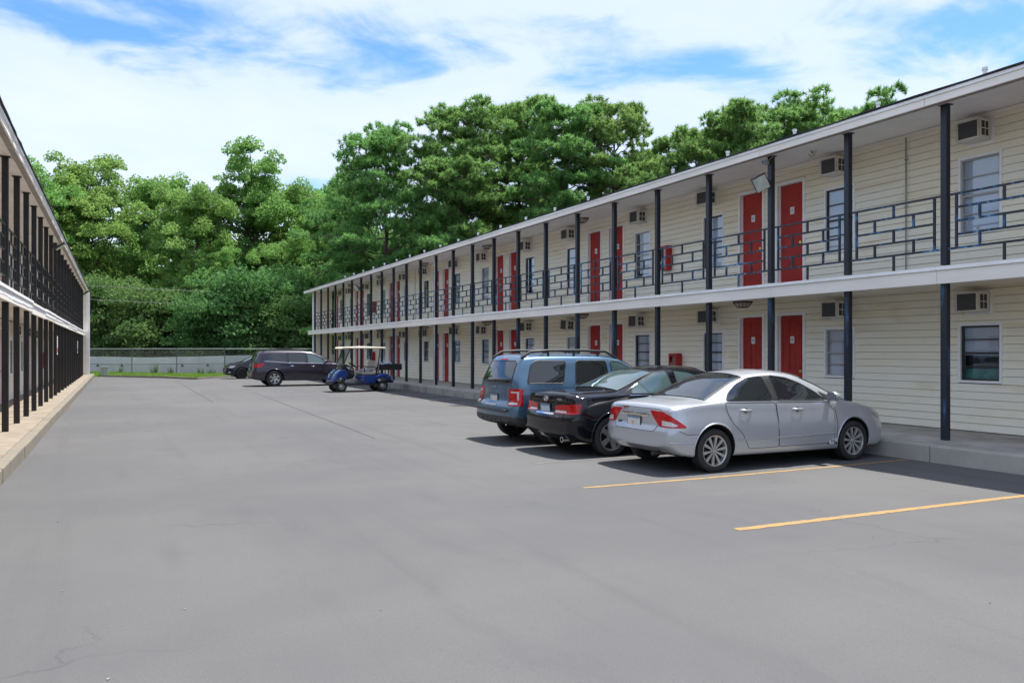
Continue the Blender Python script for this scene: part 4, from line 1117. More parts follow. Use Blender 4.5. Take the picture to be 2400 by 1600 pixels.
for (M, mh, px, dp, yt, rz, wsc, lab) in (
    (B1, 21.5, 45, 70, 385, 0.3, 0.95, 'leafy green tree rising right behind the left motel wing roof'),
    (B3, 22.5, 205, 76, 360, 1.4, 0.95, 'tall broad leafy tree beside the end of the left wing'),
    (B2, 20.0, 365, 82, 398, 2.2, 0.85, 'leafy tree with the lower narrow top between two taller broad trees'),
    (B1, 21.5, 465, 74, 425, 4.1, 0.8, 'leafy tree in the middle of the row behind the fence'),
    (B3, 22.5, 585, 78, 350, 5.0, 0.9, 'tallest leafy tree of the row, behind the black car and fence'),
    (B2, 20.0, 700, 84, 425, 0.8, 0.9, 'leafy tree tucked between the tall broad tree and the big pine'),
    (B1, 21.5, 775, 92, 430, 2.9, 0.9, 'leafy tree half hidden behind the big low-branched pine'),
    (B3, 22.5, 505, 70, 590, 0.4, 0.6, 'shorter leafy tree in front of the row behind the middle fence posts'),
    (B1, 21.5, 672, 72, 560, 1.9, 0.6, 'shorter leafy tree just left of the big low-branched pine')):
    s_ = hgt(yt - 22, dp) / (mh * 1.0)
    tree('broadleaf_tree', M, px, dp, rz, wsc * 0.5 * (s_ + 1.0), lab, gl, s_)
gu = 'dark understory trees behind the pale wall'
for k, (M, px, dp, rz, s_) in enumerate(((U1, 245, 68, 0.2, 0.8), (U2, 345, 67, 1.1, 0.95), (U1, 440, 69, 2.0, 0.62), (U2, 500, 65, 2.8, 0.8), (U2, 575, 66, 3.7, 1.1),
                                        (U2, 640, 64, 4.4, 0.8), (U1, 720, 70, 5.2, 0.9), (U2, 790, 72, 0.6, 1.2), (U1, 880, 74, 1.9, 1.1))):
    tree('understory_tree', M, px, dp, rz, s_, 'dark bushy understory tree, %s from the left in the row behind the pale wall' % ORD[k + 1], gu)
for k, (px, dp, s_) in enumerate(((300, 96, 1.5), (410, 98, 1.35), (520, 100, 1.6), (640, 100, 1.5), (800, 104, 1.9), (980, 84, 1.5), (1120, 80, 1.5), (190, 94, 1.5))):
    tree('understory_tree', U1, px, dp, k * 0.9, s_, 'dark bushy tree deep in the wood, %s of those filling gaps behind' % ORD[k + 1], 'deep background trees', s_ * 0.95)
P1 = pine(41, 21.0, 8.2, 0.10, 230000, 0.16, 0.37, 1.7, 0.75, 1.15)
P2 = pine(42, 22.0, 4.8, 0.34, 135000, 0.0, 0.36, 1.3, 0.45, 1.05)
P3 = pine(43, 22.0, 4.0, 0.48, 115000, 0.0, 0.36, 1.1, 0.40, 1.0)
P4 = pine(44, 17.0, 4.6, 0.25, 160000, 0.0, 0.34, 1.4, 0.42, 1.0)
gp = 'pines behind the cream wing'
for (M, mh, px, dp, yt, rz, wsc, lab) in (
    (P1, 21.0, 905, 66, 262, 0.4, 1.0, 'big wide pine with low sweeping branches at the far end of the cream wing'),
    (P1, 21.0, 800, 78, 400, 2.9, 0.85, 'shorter wide pine left of the big low-branched pine'),
    (P2, 22.0, 1085, 66, 215, 1.0, 1.1, 'tall dense pine just right of the big low-branched pine'),
    (P3, 22.0, 1215, 70, 203, 2.1, 1.1, 'tall slim pine at the middle of the pine group'),
    (P1, 21.0, 1080, 80, 330, 5.2, 0.9, 'broad pine filling the gap behind the tall pines'),
    (P3, 22.0, 1325, 62, 206, 3.0, 1.05, 'tall pine with a bare lower trunk over the cream roof'),
    (P2, 22.0, 1440, 64, 212, 4.2, 1.05, 'tall pine at the right end of the main pine group'),
    (P4, 17.0, 1510, 66, 360, 0.5, 0.7, 'low pine at the right foot of the main pine group'),
    (P4, 17.0, 1640, 52, 288, 1.7, 1.0, 'rounded pine at the left of the small group over the roof'),
    (P4, 17.0, 1735, 50, 232, 3.3, 1.0, 'pointed pine in the middle of the small group over the roof'),
    (P2, 22.0, 1880, 50, 205, 5.5, 1.25, 'broad round-topped pine nearest the roof vents on the right'),
    (P4, 17.0, 2045, 50, 224, 0.9, 0.9, 'small pine top peeking over the roof furthest to the right')):
    s_ = hgt(yt, dp) / mh * 0.95
    tree('pine_tree', M, px, dp, rz, s_ * wsc, lab, gp, s_)
# ------------------------------------------------------------------ cars: lofted shells with projected doors, glass and lamps
def pchip(keys):
    xs = np.array([k[0] for k in keys], float); ys = np.array([k[1] for k in keys], float)
    h = np.diff(xs); d = np.diff(ys) / h; m = np.zeros(len(xs))
    for i in range(1, len(xs) - 1):
        if d[i - 1] * d[i] > 0:
            w1, w2 = 2 * h[i] + h[i - 1], h[i] + 2 * h[i - 1]; m[i] = (w1 + w2) / (w1 / d[i - 1] + w2 / d[i])
    m[0], m[-1] = d[0], d[-1]
    def f(x):
        x = min(max(x, xs[0]), xs[-1]); i = min(max(int(np.searchsorted(xs, x)) - 1, 0), len(h) - 1)
        t = (x - xs[i]) / h[i]
        return float((1 + 2 * t) * (1 - t) ** 2 * ys[i] + t * (1 - t) ** 2 * h[i] * m[i] + t * t * (3 - 2 * t) * ys[i + 1] + t * t * (t - 1) * h[i] * m[i + 1])
    return f
def paint(name, col, metal=0.0, rough=0.35, coat=1.0, flake=0.0):
    m, nt, p = _nodes(name)
    p.inputs['Base Color'].default_value = (*col, 1); p.inputs['Metallic'].default_value = metal
    p.inputs['Specular IOR Level'].default_value = 0.0 if metal < 0.2 else 0.3; p.inputs['Roughness'].default_value = rough; p.inputs['Coat Weight'].default_value = coat; p.inputs['Coat Roughness'].default_value = 0.04
    # road dust film and faint orange peel
    g = nt.nodes.new('ShaderNodeNewGeometry')
    n = nt.nodes.new('ShaderNodeTexNoise'); n.inputs['Scale'].default_value = 3.0; n.inputs['Detail'].default_value = 6
    nt.links.new(g.outputs['Position'], n.inputs['Vector'])
    mx = nt.nodes.new('ShaderNodeMix'); mx.data_type = 'RGBA'
    mx.inputs[6].default_value = (*col, 1); mx.inputs[7].default_value = tuple(c_ * 0.94 + 0.003 for c_ in col) + (1,)
    nt.links.new(n.outputs[0], mx.inputs[0]); nt.links.new(mx.outputs[2], p.inputs['Base Color'])
    mr = nt.nodes.new('ShaderNodeMapRange'); mr.inputs[3].default_value = 0.03; mr.inputs[4].default_value = 0.10
    nt.links.new(n.outputs[0], mr.inputs[0]); nt.links.new(mr.outputs[0], p.inputs['Coat Roughness'])
    n2 = nt.nodes.new('ShaderNodeTexNoise'); n2.inputs['Scale'].default_value = 1.8; n2.inputs['Detail'].default_value = 2
    nt.links.new(g.outputs['Position'], n2.inputs['Vector'])
    bp = nt.nodes.new('ShaderNodeBump'); bp.inputs['Strength'].default_value = 0.05; bp.inputs['Distance'].default_value = 0.02
    nt.links.new(n2.outputs[0], bp.inputs['Height']); nt.links.new(bp.outputs[0], p.inputs['Normal']); nt.links.new(bp.outputs[0], p.inputs['Coat Normal'])
    return m
RUBBER = mat('tyre_rubber', (0.022, 0.021, 0.020), 0.75, var=0.25, scale=6, bump=0.2, bscale=80)
BLACKP = mat('black_plastic', (0.016, 0.016, 0.017), 0.5)
CLAD = mat('grey_cladding', (0.045, 0.045, 0.048), 0.55, var=0.15, scale=6)
GAP = mat('panel_gap', (0.006, 0.006, 0.006), 0.8)
CHROME = mat('chrome', (0.78, 0.78, 0.78), 0.09, metal=1.0)
ALLOY = mat('alloy', (0.50, 0.485, 0.46), 0.28, metal=0.6, var=0.1, scale=12)
ALLOY_D = mat('dark_alloy', (0.02, 0.02, 0.022), 0.4, metal=0.4)
WELL = mat('wheel_well', (0.008, 0.008, 0.008), 0.9)
DISC = mat('dark_disc', (0.06, 0.055, 0.05), 0.5, metal=0.6)
CARGLASS = mat('tinted_car_glass', (0.012, 0.016, 0.018), 0.03, spec=0.85, coat=0.3)
CARGLASS_T = mat('light_car_glass', (0.06, 0.10, 0.10), 0.03, spec=0.9, coat=0.4)
LAMPRED = mat('tail_lens', (0.50, 0.004, 0.006), 0.15, spec=0.3, coat=0.4, var=0.15, scale=20)
LAMPCLR = mat('clear_lens', (0.62, 0.60, 0.58), 0.10, coat=1.0, var=0.2, scale=25)
LAMPAMB = mat('amber_lens', (0.55, 0.22, 0.04), 0.15, coat=1.0)
FOGLENS = mat('hazed_lens', (0.34, 0.29, 0.17), 0.25, coat=0.6)
PLATEM = mat('licence_plate', (0.66, 0.68, 0.66), 0.4, col2=(0.62, 0.33, 0.16), scale=9, thr=(0.55, 0.68))
PLATEBLUE = mat('plate_header', (0.10, 0.20, 0.30), 0.4)

def round_poly(pts, r, n=4):
    out = []; N = len(pts)
    for i, p in enumerate(pts):
        a, c_ = Vector(pts[i - 1]), Vector(pts[(i + 1) % N]); p = Vector(p)
        u, v = (a - p), (c_ - p); rr = min(r, u.length * 0.45, v.length * 0.45)
        p0, p1 = p + u.normalized() * rr, p + v.normalized() * rr
        for k in range(n + 1):
            t = k / n; q = p0.lerp(p, t).lerp(p.lerp(p1, t), t); out.append((q.x, q.y))
    return out

class Car:
    def __init__(s, name, label, cat, loc, rz, spec, body_m, group='parked cars'):
        s.S = spec; s.f = {k: pchip(v) for k, v in spec['k'].items()}; s.L = spec['L']
        s.root = tag(empty(name, loc, rz), label, cat, group)
        s.pm = body_m
        s.make_body()
    # --- surface
    def sec(s, x):
        f = s.f; zb, zt, zl, zbelt = f['zb'](x), f['ztop'](x), f['zedge'](x), f['zbelt'](x)
        wm, wb, wt, ws = f['wmax'](x), f['wbelt'](x), f['wtop'](x), f['wsill'](x)
        h = zbelt - zb
        return [(0, zb), (ws * 0.75, zb), (ws, zb + 0.02), (ws + (wm - ws) * 0.75, zb + 0.22 * h), (wm, zb + 0.55 * h), (wm * 0.35 + wb * 0.65, zb + 0.86 * h), (wb, zbelt),
                (wb * 0.55 + wt * 0.45 + 0.004, zbelt + 0.48 * (zl - zbelt)), (wt, zl), (wt * 0.62, zl + 0.72 * (zt - zl)), (wt * 0.3, zl + 0.94 * (zt - zl)), (0, zt)]
    NT = 11
    def at(s, x, t):
        P = s.sec(x); i = min(int(t), s.NT - 1); u = t - i
        p0, p1, p2, p3 = P[max(i - 1, 0)], P[i], P[i + 1], P[min(i + 2, s.NT)]
        if i == 0: p0 = (-P[1][0], P[1][1])
        if i == s.NT - 1: p3 = (-P[s.NT - 1][0], P[s.NT - 1][1])
        k = 0.42
        y = [0, 0]
        for a in (0, 1):
            m1, m2 = k * (p2[a] - p0[a]), k * (p3[a] - p1[a])
            y[a] = (2 * u ** 3 - 3 * u * u + 1) * p1[a] + (u ** 3 - 2 * u * u + u) * m1 + (-2 * u ** 3 + 3 * u * u) * p2[a] + (u ** 3 - u * u) * m2
        yy, z = y
        er = 0.10
        for e in (x, s.L - x):
            if e < er: q = (1 - e / er) ** 2.2; yy *= 1 - 0.05 * q; zc = 0.55; z += (zc - z) * 0.045 * q
        return s.xo(x, yy, z), yy, z
    def xo(s, x, y, z):
        a = s.S.get('blend', 0.5); br = max(0, 1 - x / a) ** 2; bf = max(0, 1 - (s.L - x) / 0.7) ** 2
        return x + br * (s.f['rear'](z) + s.S.get('kr', 0.11) * y * y) - bf * (s.f['front'](z) + s.S.get('kf', 0.30) * y * y)
    def make_body(s):
        S = s.S; L = s.L
        xs = sorted(set([0, 0.012, 0.03, 0.055, 0.085, 0.12] + [L - q for q in (0, 0.012, 0.03, 0.055, 0.085, 0.12)] + list(np.linspace(0.16, L - 0.16, 66))))
        ts = sorted(set([i / 4 for i in range(0, s.NT * 4 + 1)])); nt = len(ts)
        V = []; F = []
        for x in xs:
            for t in ts: V.append(s.at(x, t))
        n0 = len(V)
        V += [(p[0], -p[1], p[2]) for p in V]
        for i in range(len(xs) - 1):
            for j in range(nt - 1):
                a = i * nt + j; q = (a, a + 1, a + nt + 1, a + nt); F.append(q); F.append(tuple(n0 + k for k in q[::-1]))
        # end caps as curved grids
        mcol = 16
        for x, row in ((0, 0), (L, (len(xs) - 1) * nt)):
            idx = []
            for j in range(nt):
                p = V[row + j]; r_ = []
                for k in range(mcol + 1):
                    u = -1 + 2 * k / mcol
                    if k == mcol: r_.append(row + j)
                    elif k == 0: r_.append(n0 + row + j)
                    else:
                        y = p[1] * u; 
                        V.append((s.xo(x, y, p[2]), y, p[2])); r_.append(len(V) - 1)
                idx.append(r_)
            for j in range(nt - 1):
                for k in range(mcol): F.append((idx[j][k], idx[j][k + 1], idx[j + 1][k + 1], idx[j + 1][k]))
        me = bpy.data.meshes.new('shell'); me.from_pydata(V, [], F)
        bm = bmesh.new(); bm.from_mesh(me); bmesh.ops.remove_doubles(bm, verts=bm.verts, dist=2e-4)
        bmesh.ops.dissolve_degenerate(bm, dist=1e-5, edges=bm.edges)
        bmesh.ops.recalc_face_normals(bm, faces=bm.faces); bm.to_mesh(me)
        s.bvh = BVHTree.FromBMesh(bm); bm.free()
        # wheel arches cut through the shell
        c_ = MB(); ra = S['arch']
        for (wx, ww) in zip(S['wheels'], S.get('archs', (ra, ra))):
            for sd in (-1, 1):
                y0, y1 = sd * (S['track'] - 0.22), sd * 1.3
                n = 40; vs = []
                for yy in (y0, y1): vs += [(wx + ww * math.cos(2 * math.pi * k / n), yy, S['R'] + 0.012 + ww * math.sin(2 * math.pi * k / n)) for k in range(n)]
                c_.add(vs, [tuple(range(n)), tuple(range(n, 2 * n))] + [(k, (k + 1) % n, n + (k + 1) % n, n + k) for k in range(n)])
        cme = c_.mesh('cutter', WELL)
        o = bpy.data.objects.new('tmp_shell', me); cu = bpy.data.objects.new('tmp_cutter', cme)
        COL.objects.link(o); COL.objects.link(cu)
        md = o.modifiers.new('b', 'BOOLEAN'); md.operation = 'DIFFERENCE'; md.object = cu; md.solver = 'EXACT'
        dg = bpy.context.evaluated_depsgraph_get()
        out = bpy.data.meshes.new_from_object(o.evaluated_get(dg))
        bpy.data.objects.remove(o); bpy.data.objects.remove(cu)
        out.name = 'body'; out.materials.clear(); out.materials.append(s.pm); out.materials.append(WELL); out.materials.append(CLAD)
        for p in out.polygons:
            x, y, z = p.center; mi = 0
            for (wx, ww) in zip(S['wheels'], S.get('archs', (ra, ra))):
                d = math.hypot(x - wx, z - S['R'] - 0.012)
                if d < ww + 0.01 and abs(y) > S['track'] - 0.235:
                    rad_n = abs(p.normal.x * (x - wx) + p.normal.z * (z - S['R'] - 0.012)) / (d + 1e-6)
                    if rad_n > 0.7 or abs(y) < S['track'] - 0.2: mi = 1
            if mi == 0 and p.normal.z < -0.9 and z < 0.5: mi = 1
            if mi == 0 and S.get('clad') and z < S['clad']: mi = 2
            p.material_index = mi; p.use_smooth = True
        out.set_sharp_from_angle(angle=R(38))
        s.body = put('body', out, s.root)
        # rolled arch lips
        b = MB()
        for (wx, ww) in zip(S['wheels'], S.get('archs', (ra, ra))):
            for sd in (-1, 1):
                pts = []
                for k in range(41):
                    a = R(-18) + R(216) * k / 40; x = wx + (ww + 0.012) * math.cos(a); z = S['R'] + 0.012 + (ww + 0.012) * math.sin(a)
                    if z < s.f['zb'](x) + 0.05: continue
                    h = s.hit_side(x, z, sd)
                    if h: pts.append(h[0] - h[1] * 0.004)
                if len(pts) > 3: b.tube(pts, S.get('lip', 0.012), 6)
        b.build('arch_lip', S.get('lipm', s.pm), s.body, smooth=True, angle=60)
    # --- projections
    def hit_side(s, x, z, sd):
        r_ = s.bvh.ray_cast(Vector((x, sd * 3, z)), Vector((0, -sd, 0)))
        return (r_[0], r_[1] if r_[1].y * sd > 0 else -r_[1]) if r_[0] is not None else None
    def hit_end(s, y, z, e):
        r_ = s.bvh.ray_cast(Vector((-2 if e < 0 else s.L + 2, y, z)), Vector((1 if e < 0 else -1, 0, 0)))
        return (r_[0], r_[1] if r_[1].x * e > 0 else -r_[1]) if r_[0] is not None else None
    def hit_corner(s, th, z, sd, ax=0.45, ay=0.35):
        a = th * math.pi / 1.8     # th counts in hundreds of degrees, 0 = straight back, 0.9 = straight out
        d = Vector((-math.cos(a), sd * math.sin(a), 0)); o = Vector((ax, sd * ay, z))
        r_ = s.bvh.ray_cast(o + d * 3, -d)
        return (r_[0], r_[1] if r_[1].dot(d) > 0 else -r_[1]) if r_[0] is not None else None
    def corner(s, name, poly, m, off=0.007, parent=None, sd=-1, ax=0.45, ay=0.35, **k):
        b = s.patch(poly, lambda t, z: s.hit_corner(t, z, sd, ax, ay), off, **k)
        return b.build(name, m, parent or s.root, smooth=True, angle=50)
    def patch(s, poly, hit, off=0.004, nx=22, nz=12, skirt=0.012):
        """curved plate over the shell: polygon in the projection plane"""
        xs_ = [p[0] for p in poly]; lo, hi = min(xs_), max(xs_)
        cols = sorted(set(list(np.linspace(lo + 1e-5, hi - 1e-5, nx)) + [min(max(x, lo + 1e-5), hi - 1e-5) for x in xs_]))
        cols = [c_ for i, c_ in enumerate(cols) if i == 0 or c_ - cols[i - 1] > 1e-4]
        G = []
        for a in cols:
            zs_ = []
            for i in range(len(poly)):
                (x0, z0), (x1, z1) = poly[i - 1], poly[i]
                if (x0 - a) * (x1 - a) <= 0 and abs(x1 - x0) > 1e-9: zs_.append(z0 + (z1 - z0) * (a - x0) / (x1 - x0))
            if len(zs_) < 2: continue
            z0, z1 = min(zs_), max(zs_); col = []
            for k in range(nz + 1):
                h = hit(a, z0 + (z1 - z0) * k / nz)
                col.append(h)
            if all(col): G.append(col)
        b = MB(); V = []; Fs = []; m = nz + 1
        for col in G:
            for (p, n) in col: V.append(p + n * off)
        for i in range(len(G) - 1):
            for k in range(nz): Fs.append((i * m + k, i * m + k + 1, (i + 1) * m + k + 1, (i + 1) * m + k))
        ring = [(i, 0) for i in range(len(G))] + [(len(G) - 1, k) for k in range(1, m)] + [(i, nz) for i in range(len(G) - 2, -1, -1)] + [(0, k) for k in range(nz - 1, 0, -1)]
        b0 = len(V)
        for (i, k) in ring: p, n = G[i][k]; V.append(p + n * (off - skirt))
        nr = len(ring)
        for q in range(nr):
            (i, k), (i2, k2) = ring[q], ring[(q + 1) % nr]
            Fs.append((i * m + k, i2 * m + k2, b0 + (q + 1) % nr, b0 + q))
        b.add(V, Fs); s._ring = [G[i][k] for (i, k) in ring]
        return b
    def side(s, name, poly, m, off=0.004, parent=None, edge=None, sides=(-1, 1), **k):
        out = []
        for sd in sides:
            b = s.patch(poly, lambda x, z: s.hit_side(x, z, sd), off, **k)
            o = b.build(name, m, parent or s.root, smooth=True, angle=50); out.append(o)
            if edge:
                e = MB(); rg = [p + n * off * 0.8 for p, n in s._ring]; e.tube(rg + rg[:1], edge[0], 5, cap=False); e.build(edge[2], edge[1], o, smooth=True, angle=60)
        return out
    def end(s, name, poly, m, e=-1, off=0.004, parent=None, edge=None, **k):
        b = s.patch(poly, lambda y, z: s.hit_end(y, z, e), off, **k)
        o = b.build(name, m, parent or s.root, smooth=True, angle=50)
        if edge:
            q = MB(); rg = [p + n * off * 0.8 for p, n in s._ring]; q.tube(rg + rg[:1], edge[0], 5, cap=False); q.build(edge[2], edge[1], o, smooth=True, angle=60)
        return o
    def band(s, name, x0, x1, m, frac, off=0.005, inset=0.0, n=18):
        """windscreen / rear glass between two stations, following the shell across the car"""
        rows = []
        for i in range(n + 1):
            x = x0 + (x1 - x0) * i / n; row = []
            for k in range(-12, 13):
                u = abs(k) / 12 * frac; t = s.NT - 3 * u
                e = 1e-3; p = Vector(s.at(x, t)); px = Vector(s.at(x + e, t)); pt = Vector(s.at(x, t - e if t > 0.1 else t))
                nn = (px - p).cross(pt - p); 
                if nn.length < 1e-12: nn = Vector((0, 0, 1))
                nn.normalize()
                if nn.z < 0: nn = -nn
                q = p + nn * off
                row.append((q.x, q.y if k >= 0 else -q.y, q.z))
            rows.append(row)
        b = MB(); V = [p for r_ in rows for p in r_]; w = 25
        b.add(V, [(i * w + k, i * w + k + 1, (i + 1) * w + k + 1, (i + 1) * w + k) for i in range(n) for k in range(w - 1)])
        o = b.build(name, m, s.root, smooth=True, angle=60)
        e = MB(); rg = rows[0] + [r_[-1] for r_ in rows[1:]] + rows[-1][::-1][1:] + [r_[0] for r_ in rows[::-1][1:]]
        e.tube(rg, 0.009, 5, cap=False); e.build('seal', BLACKP, o, smooth=True, angle=60)
        return o
    def line(s, pts, hit, r_=0.0035, m=None, name='panel_gap', parent=None, n=8):
        P_ = []
        for i in range(len(pts) - 1):
            for k in range(n + (i == len(pts) - 2)):
                t = k / n; a = pts[i][0] + (pts[i + 1][0] - pts[i][0]) * t; c_ = pts[i][1] + (pts[i + 1][1] - pts[i][1]) * t
                h = hit(a, c_)
                if h: P_.append(h[0] + h[1] * 0.0015)
        b = MB(); b.tube(P_, r_, 5); return b.build(name, m or GAP, parent or s.body, smooth=True, angle=60)
    def wheels(s, style, rimm, dark=ALLOY_D, rim_r=None, w=0.20):
        S = s.S; Rr = S['R']; rr = rim_r or Rr * 0.68
        t = MB(); hw = w / 2
        t.lathe([(hw * 0.75, rr - 0.012), (hw * 0.95, rr + 0.004), (hw * 1.02, rr + (Rr - rr) * 0.45), (hw * 0.96, Rr - 0.022), (hw * 0.80, Rr - 0.004), (hw * 0.45, Rr), (0, Rr + 0.001),
                 (-hw * 0.45, Rr), (-hw * 0.80, Rr - 0.004), (-hw * 0.96, Rr - 0.022), (-hw * 1.02, rr + (Rr - rr) * 0.45), (-hw * 0.95, rr + 0.004), (-hw * 0.75, rr - 0.012)], 48, 'y')
        for g_ in (-0.5, 0.0, 0.5): t.lathe([(hw * g_ - 0.004, Rr - 0.001), (hw * g_, Rr - 0.006), (hw * g_ + 0.004, Rr - 0.001)], 48, 'y')
        tm = t.mesh('tyre', RUBBER, smooth=True, angle=40)
        r_ = MB()   # built for a wheel whose outer face looks to -y
        r_.lathe([(-hw * 0.78, rr - 0.001), (-hw * 0.86, rr - 0.006), (-hw * 0.80, rr - 0.022), (-hw * 0.35, rr - 0.034), (hw * 0.7, rr - 0.02)], 48, 'y')
        hub = rr * 0.20
        def spoke(a, w0, w1, y0, y1, t0=0.022):
            ca, sa = math.cos(a), math.sin(a)
            def P(rad, off, y): return (ca * rad - sa * off, y, sa * rad + ca * off)
            ra_, rb_ = hub * 0.7, rr - 0.018
            vs = []
            for rad, ww, yy in ((ra_, w0, y0), ((ra_ + rb_) / 2, (w0 + w1) / 2 * 1.0, (y0 + y1) / 2 - 0.006), (rb_, w1, y1)):
                vs += [P(rad, -ww, yy), P(rad, ww, yy), P(rad, ww * 1.15, yy + t0), P(rad, -ww * 1.15, yy + t0)]
            r_.add(vs, [(4 * i + j, 4 * i + (j + 1) % 4, 4 * i + 4 + (j + 1) % 4, 4 * i + 4 + j) for i in range(2) for j in range(4)] + [(3, 2, 1, 0), (8, 9, 10, 11)])
        yf = -hw * 0.62
        if style == 'ten':
            for k in range(10): spoke(2 * math.pi * k / 10 + 0.15, rr * 0.045, rr * 0.098, yf, -hw * 0.78)
        elif style == 'five':
            for k in range(5): spoke(2 * math.pi * k / 5 + 0.3, rr * 0.14, rr * 0.17, yf, -hw * 0.78)
        elif style == 'six':
            for k in range(6): spoke(2 * math.pi * k / 6 + 0.26, rr * 0.15, rr * 0.19, yf, -hw * 0.74)
        elif style == 'five_twin':
            for k in range(5):
                for q in (-0.16, 0.16): spoke(2 * math.pi * k / 5 + q, rr * 0.07, rr * 0.09, yf, -hw * 0.76)
        r_.lathe([(yf - 0.012, 0.001), (yf - 0.012, hub * 0.5), (yf - 0.004, hub * 0.6), (yf - 0.002, hub), (yf + 0.03, hub * 1.1)], 24, 'y')
        rm = r_.mesh('rim', rimm, smooth=True, angle=35)
        d = MB(); d.lathe([(-hw * 0.22, 0.001), (-hw * 0.22, rr - 0.03)], 32, 'y'); dm = d.mesh('backing', dark)  # near-black disc filling the rim; its colour stands in for shade between spokes
        lg = MB()
        for k in range(5):
            a = 2 * math.pi * k / 5 + 0.6; lg.lathe([(yf - 0.004, 0.001), (yf - 0.004, 0.010), (yf + 0.01, 0.011)], 8, 'y', (hub * 0.72 * math.cos(a), 0, hub * 0.72 * math.sin(a)))
        lm = lg.mesh('lug_nuts', ALLOY_D)
        for wx in S['wheels']:
            for sd in (-1, 1):
                o = put('wheel', tm, s.root, (wx, sd * S['track'], Rr - 0.003), (0, random.uniform(0, 6.28) if sd < 0 else 0.4, 0 if sd < 0 else math.pi))
                put('rim', rm, o); put('dark_disc', dm, o); put('lug_nuts', lm, o)
    def handle(s, x, z, parent_list, m):
        for sd, par in zip((-1, 1), parent_list):
            h = s.hit_side(x, z, sd)[0]; b = MB()
            b.tube([(h.x - 0.10, h.y - sd * 0.005, z + 0.004), (h.x - 0.085, h.y + sd * 0.028, z + 0.006), (h.x, h.y + sd * 0.034, z), (h.x + 0.085, h.y + sd * 0.028, z - 0.003), (h.x + 0.10, h.y - sd * 0.005, z - 0.004)], [0.012, 0.015, 0.016, 0.015, 0.012], 8)
            b.build('handle', m, par, smooth=True, angle=60)
            b = MB(); n = 14; b.add([(h.x + 0.05 * math.cos(2 * math.pi * k / n), s.hit_side(h.x + 0.05 * math.cos(2 * math.pi * k / n), z + 0.032 * math.sin(2 * math.pi * k / n), sd)[0].y + sd * 0.006, z + 0.032 * math.sin(2 * math.pi * k / n)) for k in range(n)], [tuple(range(n))]); b.build('handle_cup', GAP if m is not CHROME else m, par)
    def mirror(s, x, z, m, size=1.0):
        for sd in (-1, 1):
            h = s.hit_side(x, z - 0.05, sd)[0]
            b = MB(); q = size
            n = 12; rows = []
            for (dx, r_) in ((0.075, 0.001), (0.07, 0.035), (0.045, 0.066), (0.0, 0.085), (-0.045, 0.088), (-0.06, 0.082)):
                rows.append([(h.x + dx * q, h.y + sd * (0.115 * q + 1.18 * r_ * q * math.cos(2 * math.pi * k / n)), z + 0.02 + 0.82 * r_ * q * math.sin(2 * math.pi * k / n)) for k in range(n)])
            V = [p for r_ in rows for p in r_]
            b.add(V, [(i * n + k, i * n + (k + 1) % n, (i + 1) * n + (k + 1) % n, (i + 1) * n + k) for i in range(len(rows) - 1) for k in range(n)])
            b.tube([(h.x + 0.02, h.y - sd * 0.02, z - 0.05), (h.x, h.y + sd * 0.06, z - 0.02)], [0.028, 0.02], 8)
            o = b.build('mirror', m, s.root, smooth=True, angle=55)
            b = MB(); b.add([(p[0] + 0.004, p[1], p[2]) for p in rows[-1]], [tuple(range(n))]); b.build('mirror_glass', CHROME, o)
    def plate(s, z, y=0.0, m=None, tilt=0.0, w=0.15, h=0.075):
        p = s.hit_end(y, z, -1)[0]
        M = Matrix.Translation((p.x - 0.012, y, z)) @ Matrix.Rotation(tilt, 4, 'Y')
        b = MB(); b.box(-0.006, 0.012, -w - 0.012, w + 0.012, -h - 0.012, h + 0.012, M=M); o = b.build('licence_plate_frame', BLACKP, s.root)
        b = MB(); b.box(-0.009, -0.0065, -w, w, -h, h, M=M); b.build('licence_plate', m or PLATEM, o)
        b = MB(); b.box(-0.011, -0.0095, -w * 0.95, w * 0.95, h * 0.62, h * 0.95, M=M); b.build('plate_header', PLATEBLUE, o)
    def text(s, body, y, z, size, m, e=-1, side=None, x=0, ex=0.003):
        cu = bpy.data.curves.new('lettering', 'FONT'); cu.body = body; cu.size = size; cu.extrude = ex; cu.align_x = 'CENTER'; cu.align_y = 'CENTER'
        cu.materials.append(m)
        tmp = bpy.data.objects.new('tmp_text', cu); COL.objects.link(tmp)
        me_ = bpy.data.meshes.new_from_object(tmp.evaluated_get(bpy.context.evaluated_depsgraph_get())); bpy.data.objects.remove(tmp); cu = me_
        if side is None:
            p = s.hit_end(y, z, e)[0]
            o = put('lettering', cu, s.body, (p.x - 0.006, y, z), (R(90), 0, R(-90)))
        else:
            p = s.hit_side(x, z, side)[0]
            o = put('lettering', cu, s.body, (x, p.y + side * 0.006, z), (R(90), 0, 0 if side < 0 else R(180)))
        return o
EDGE = (0.008, BLACKP, 'seal')

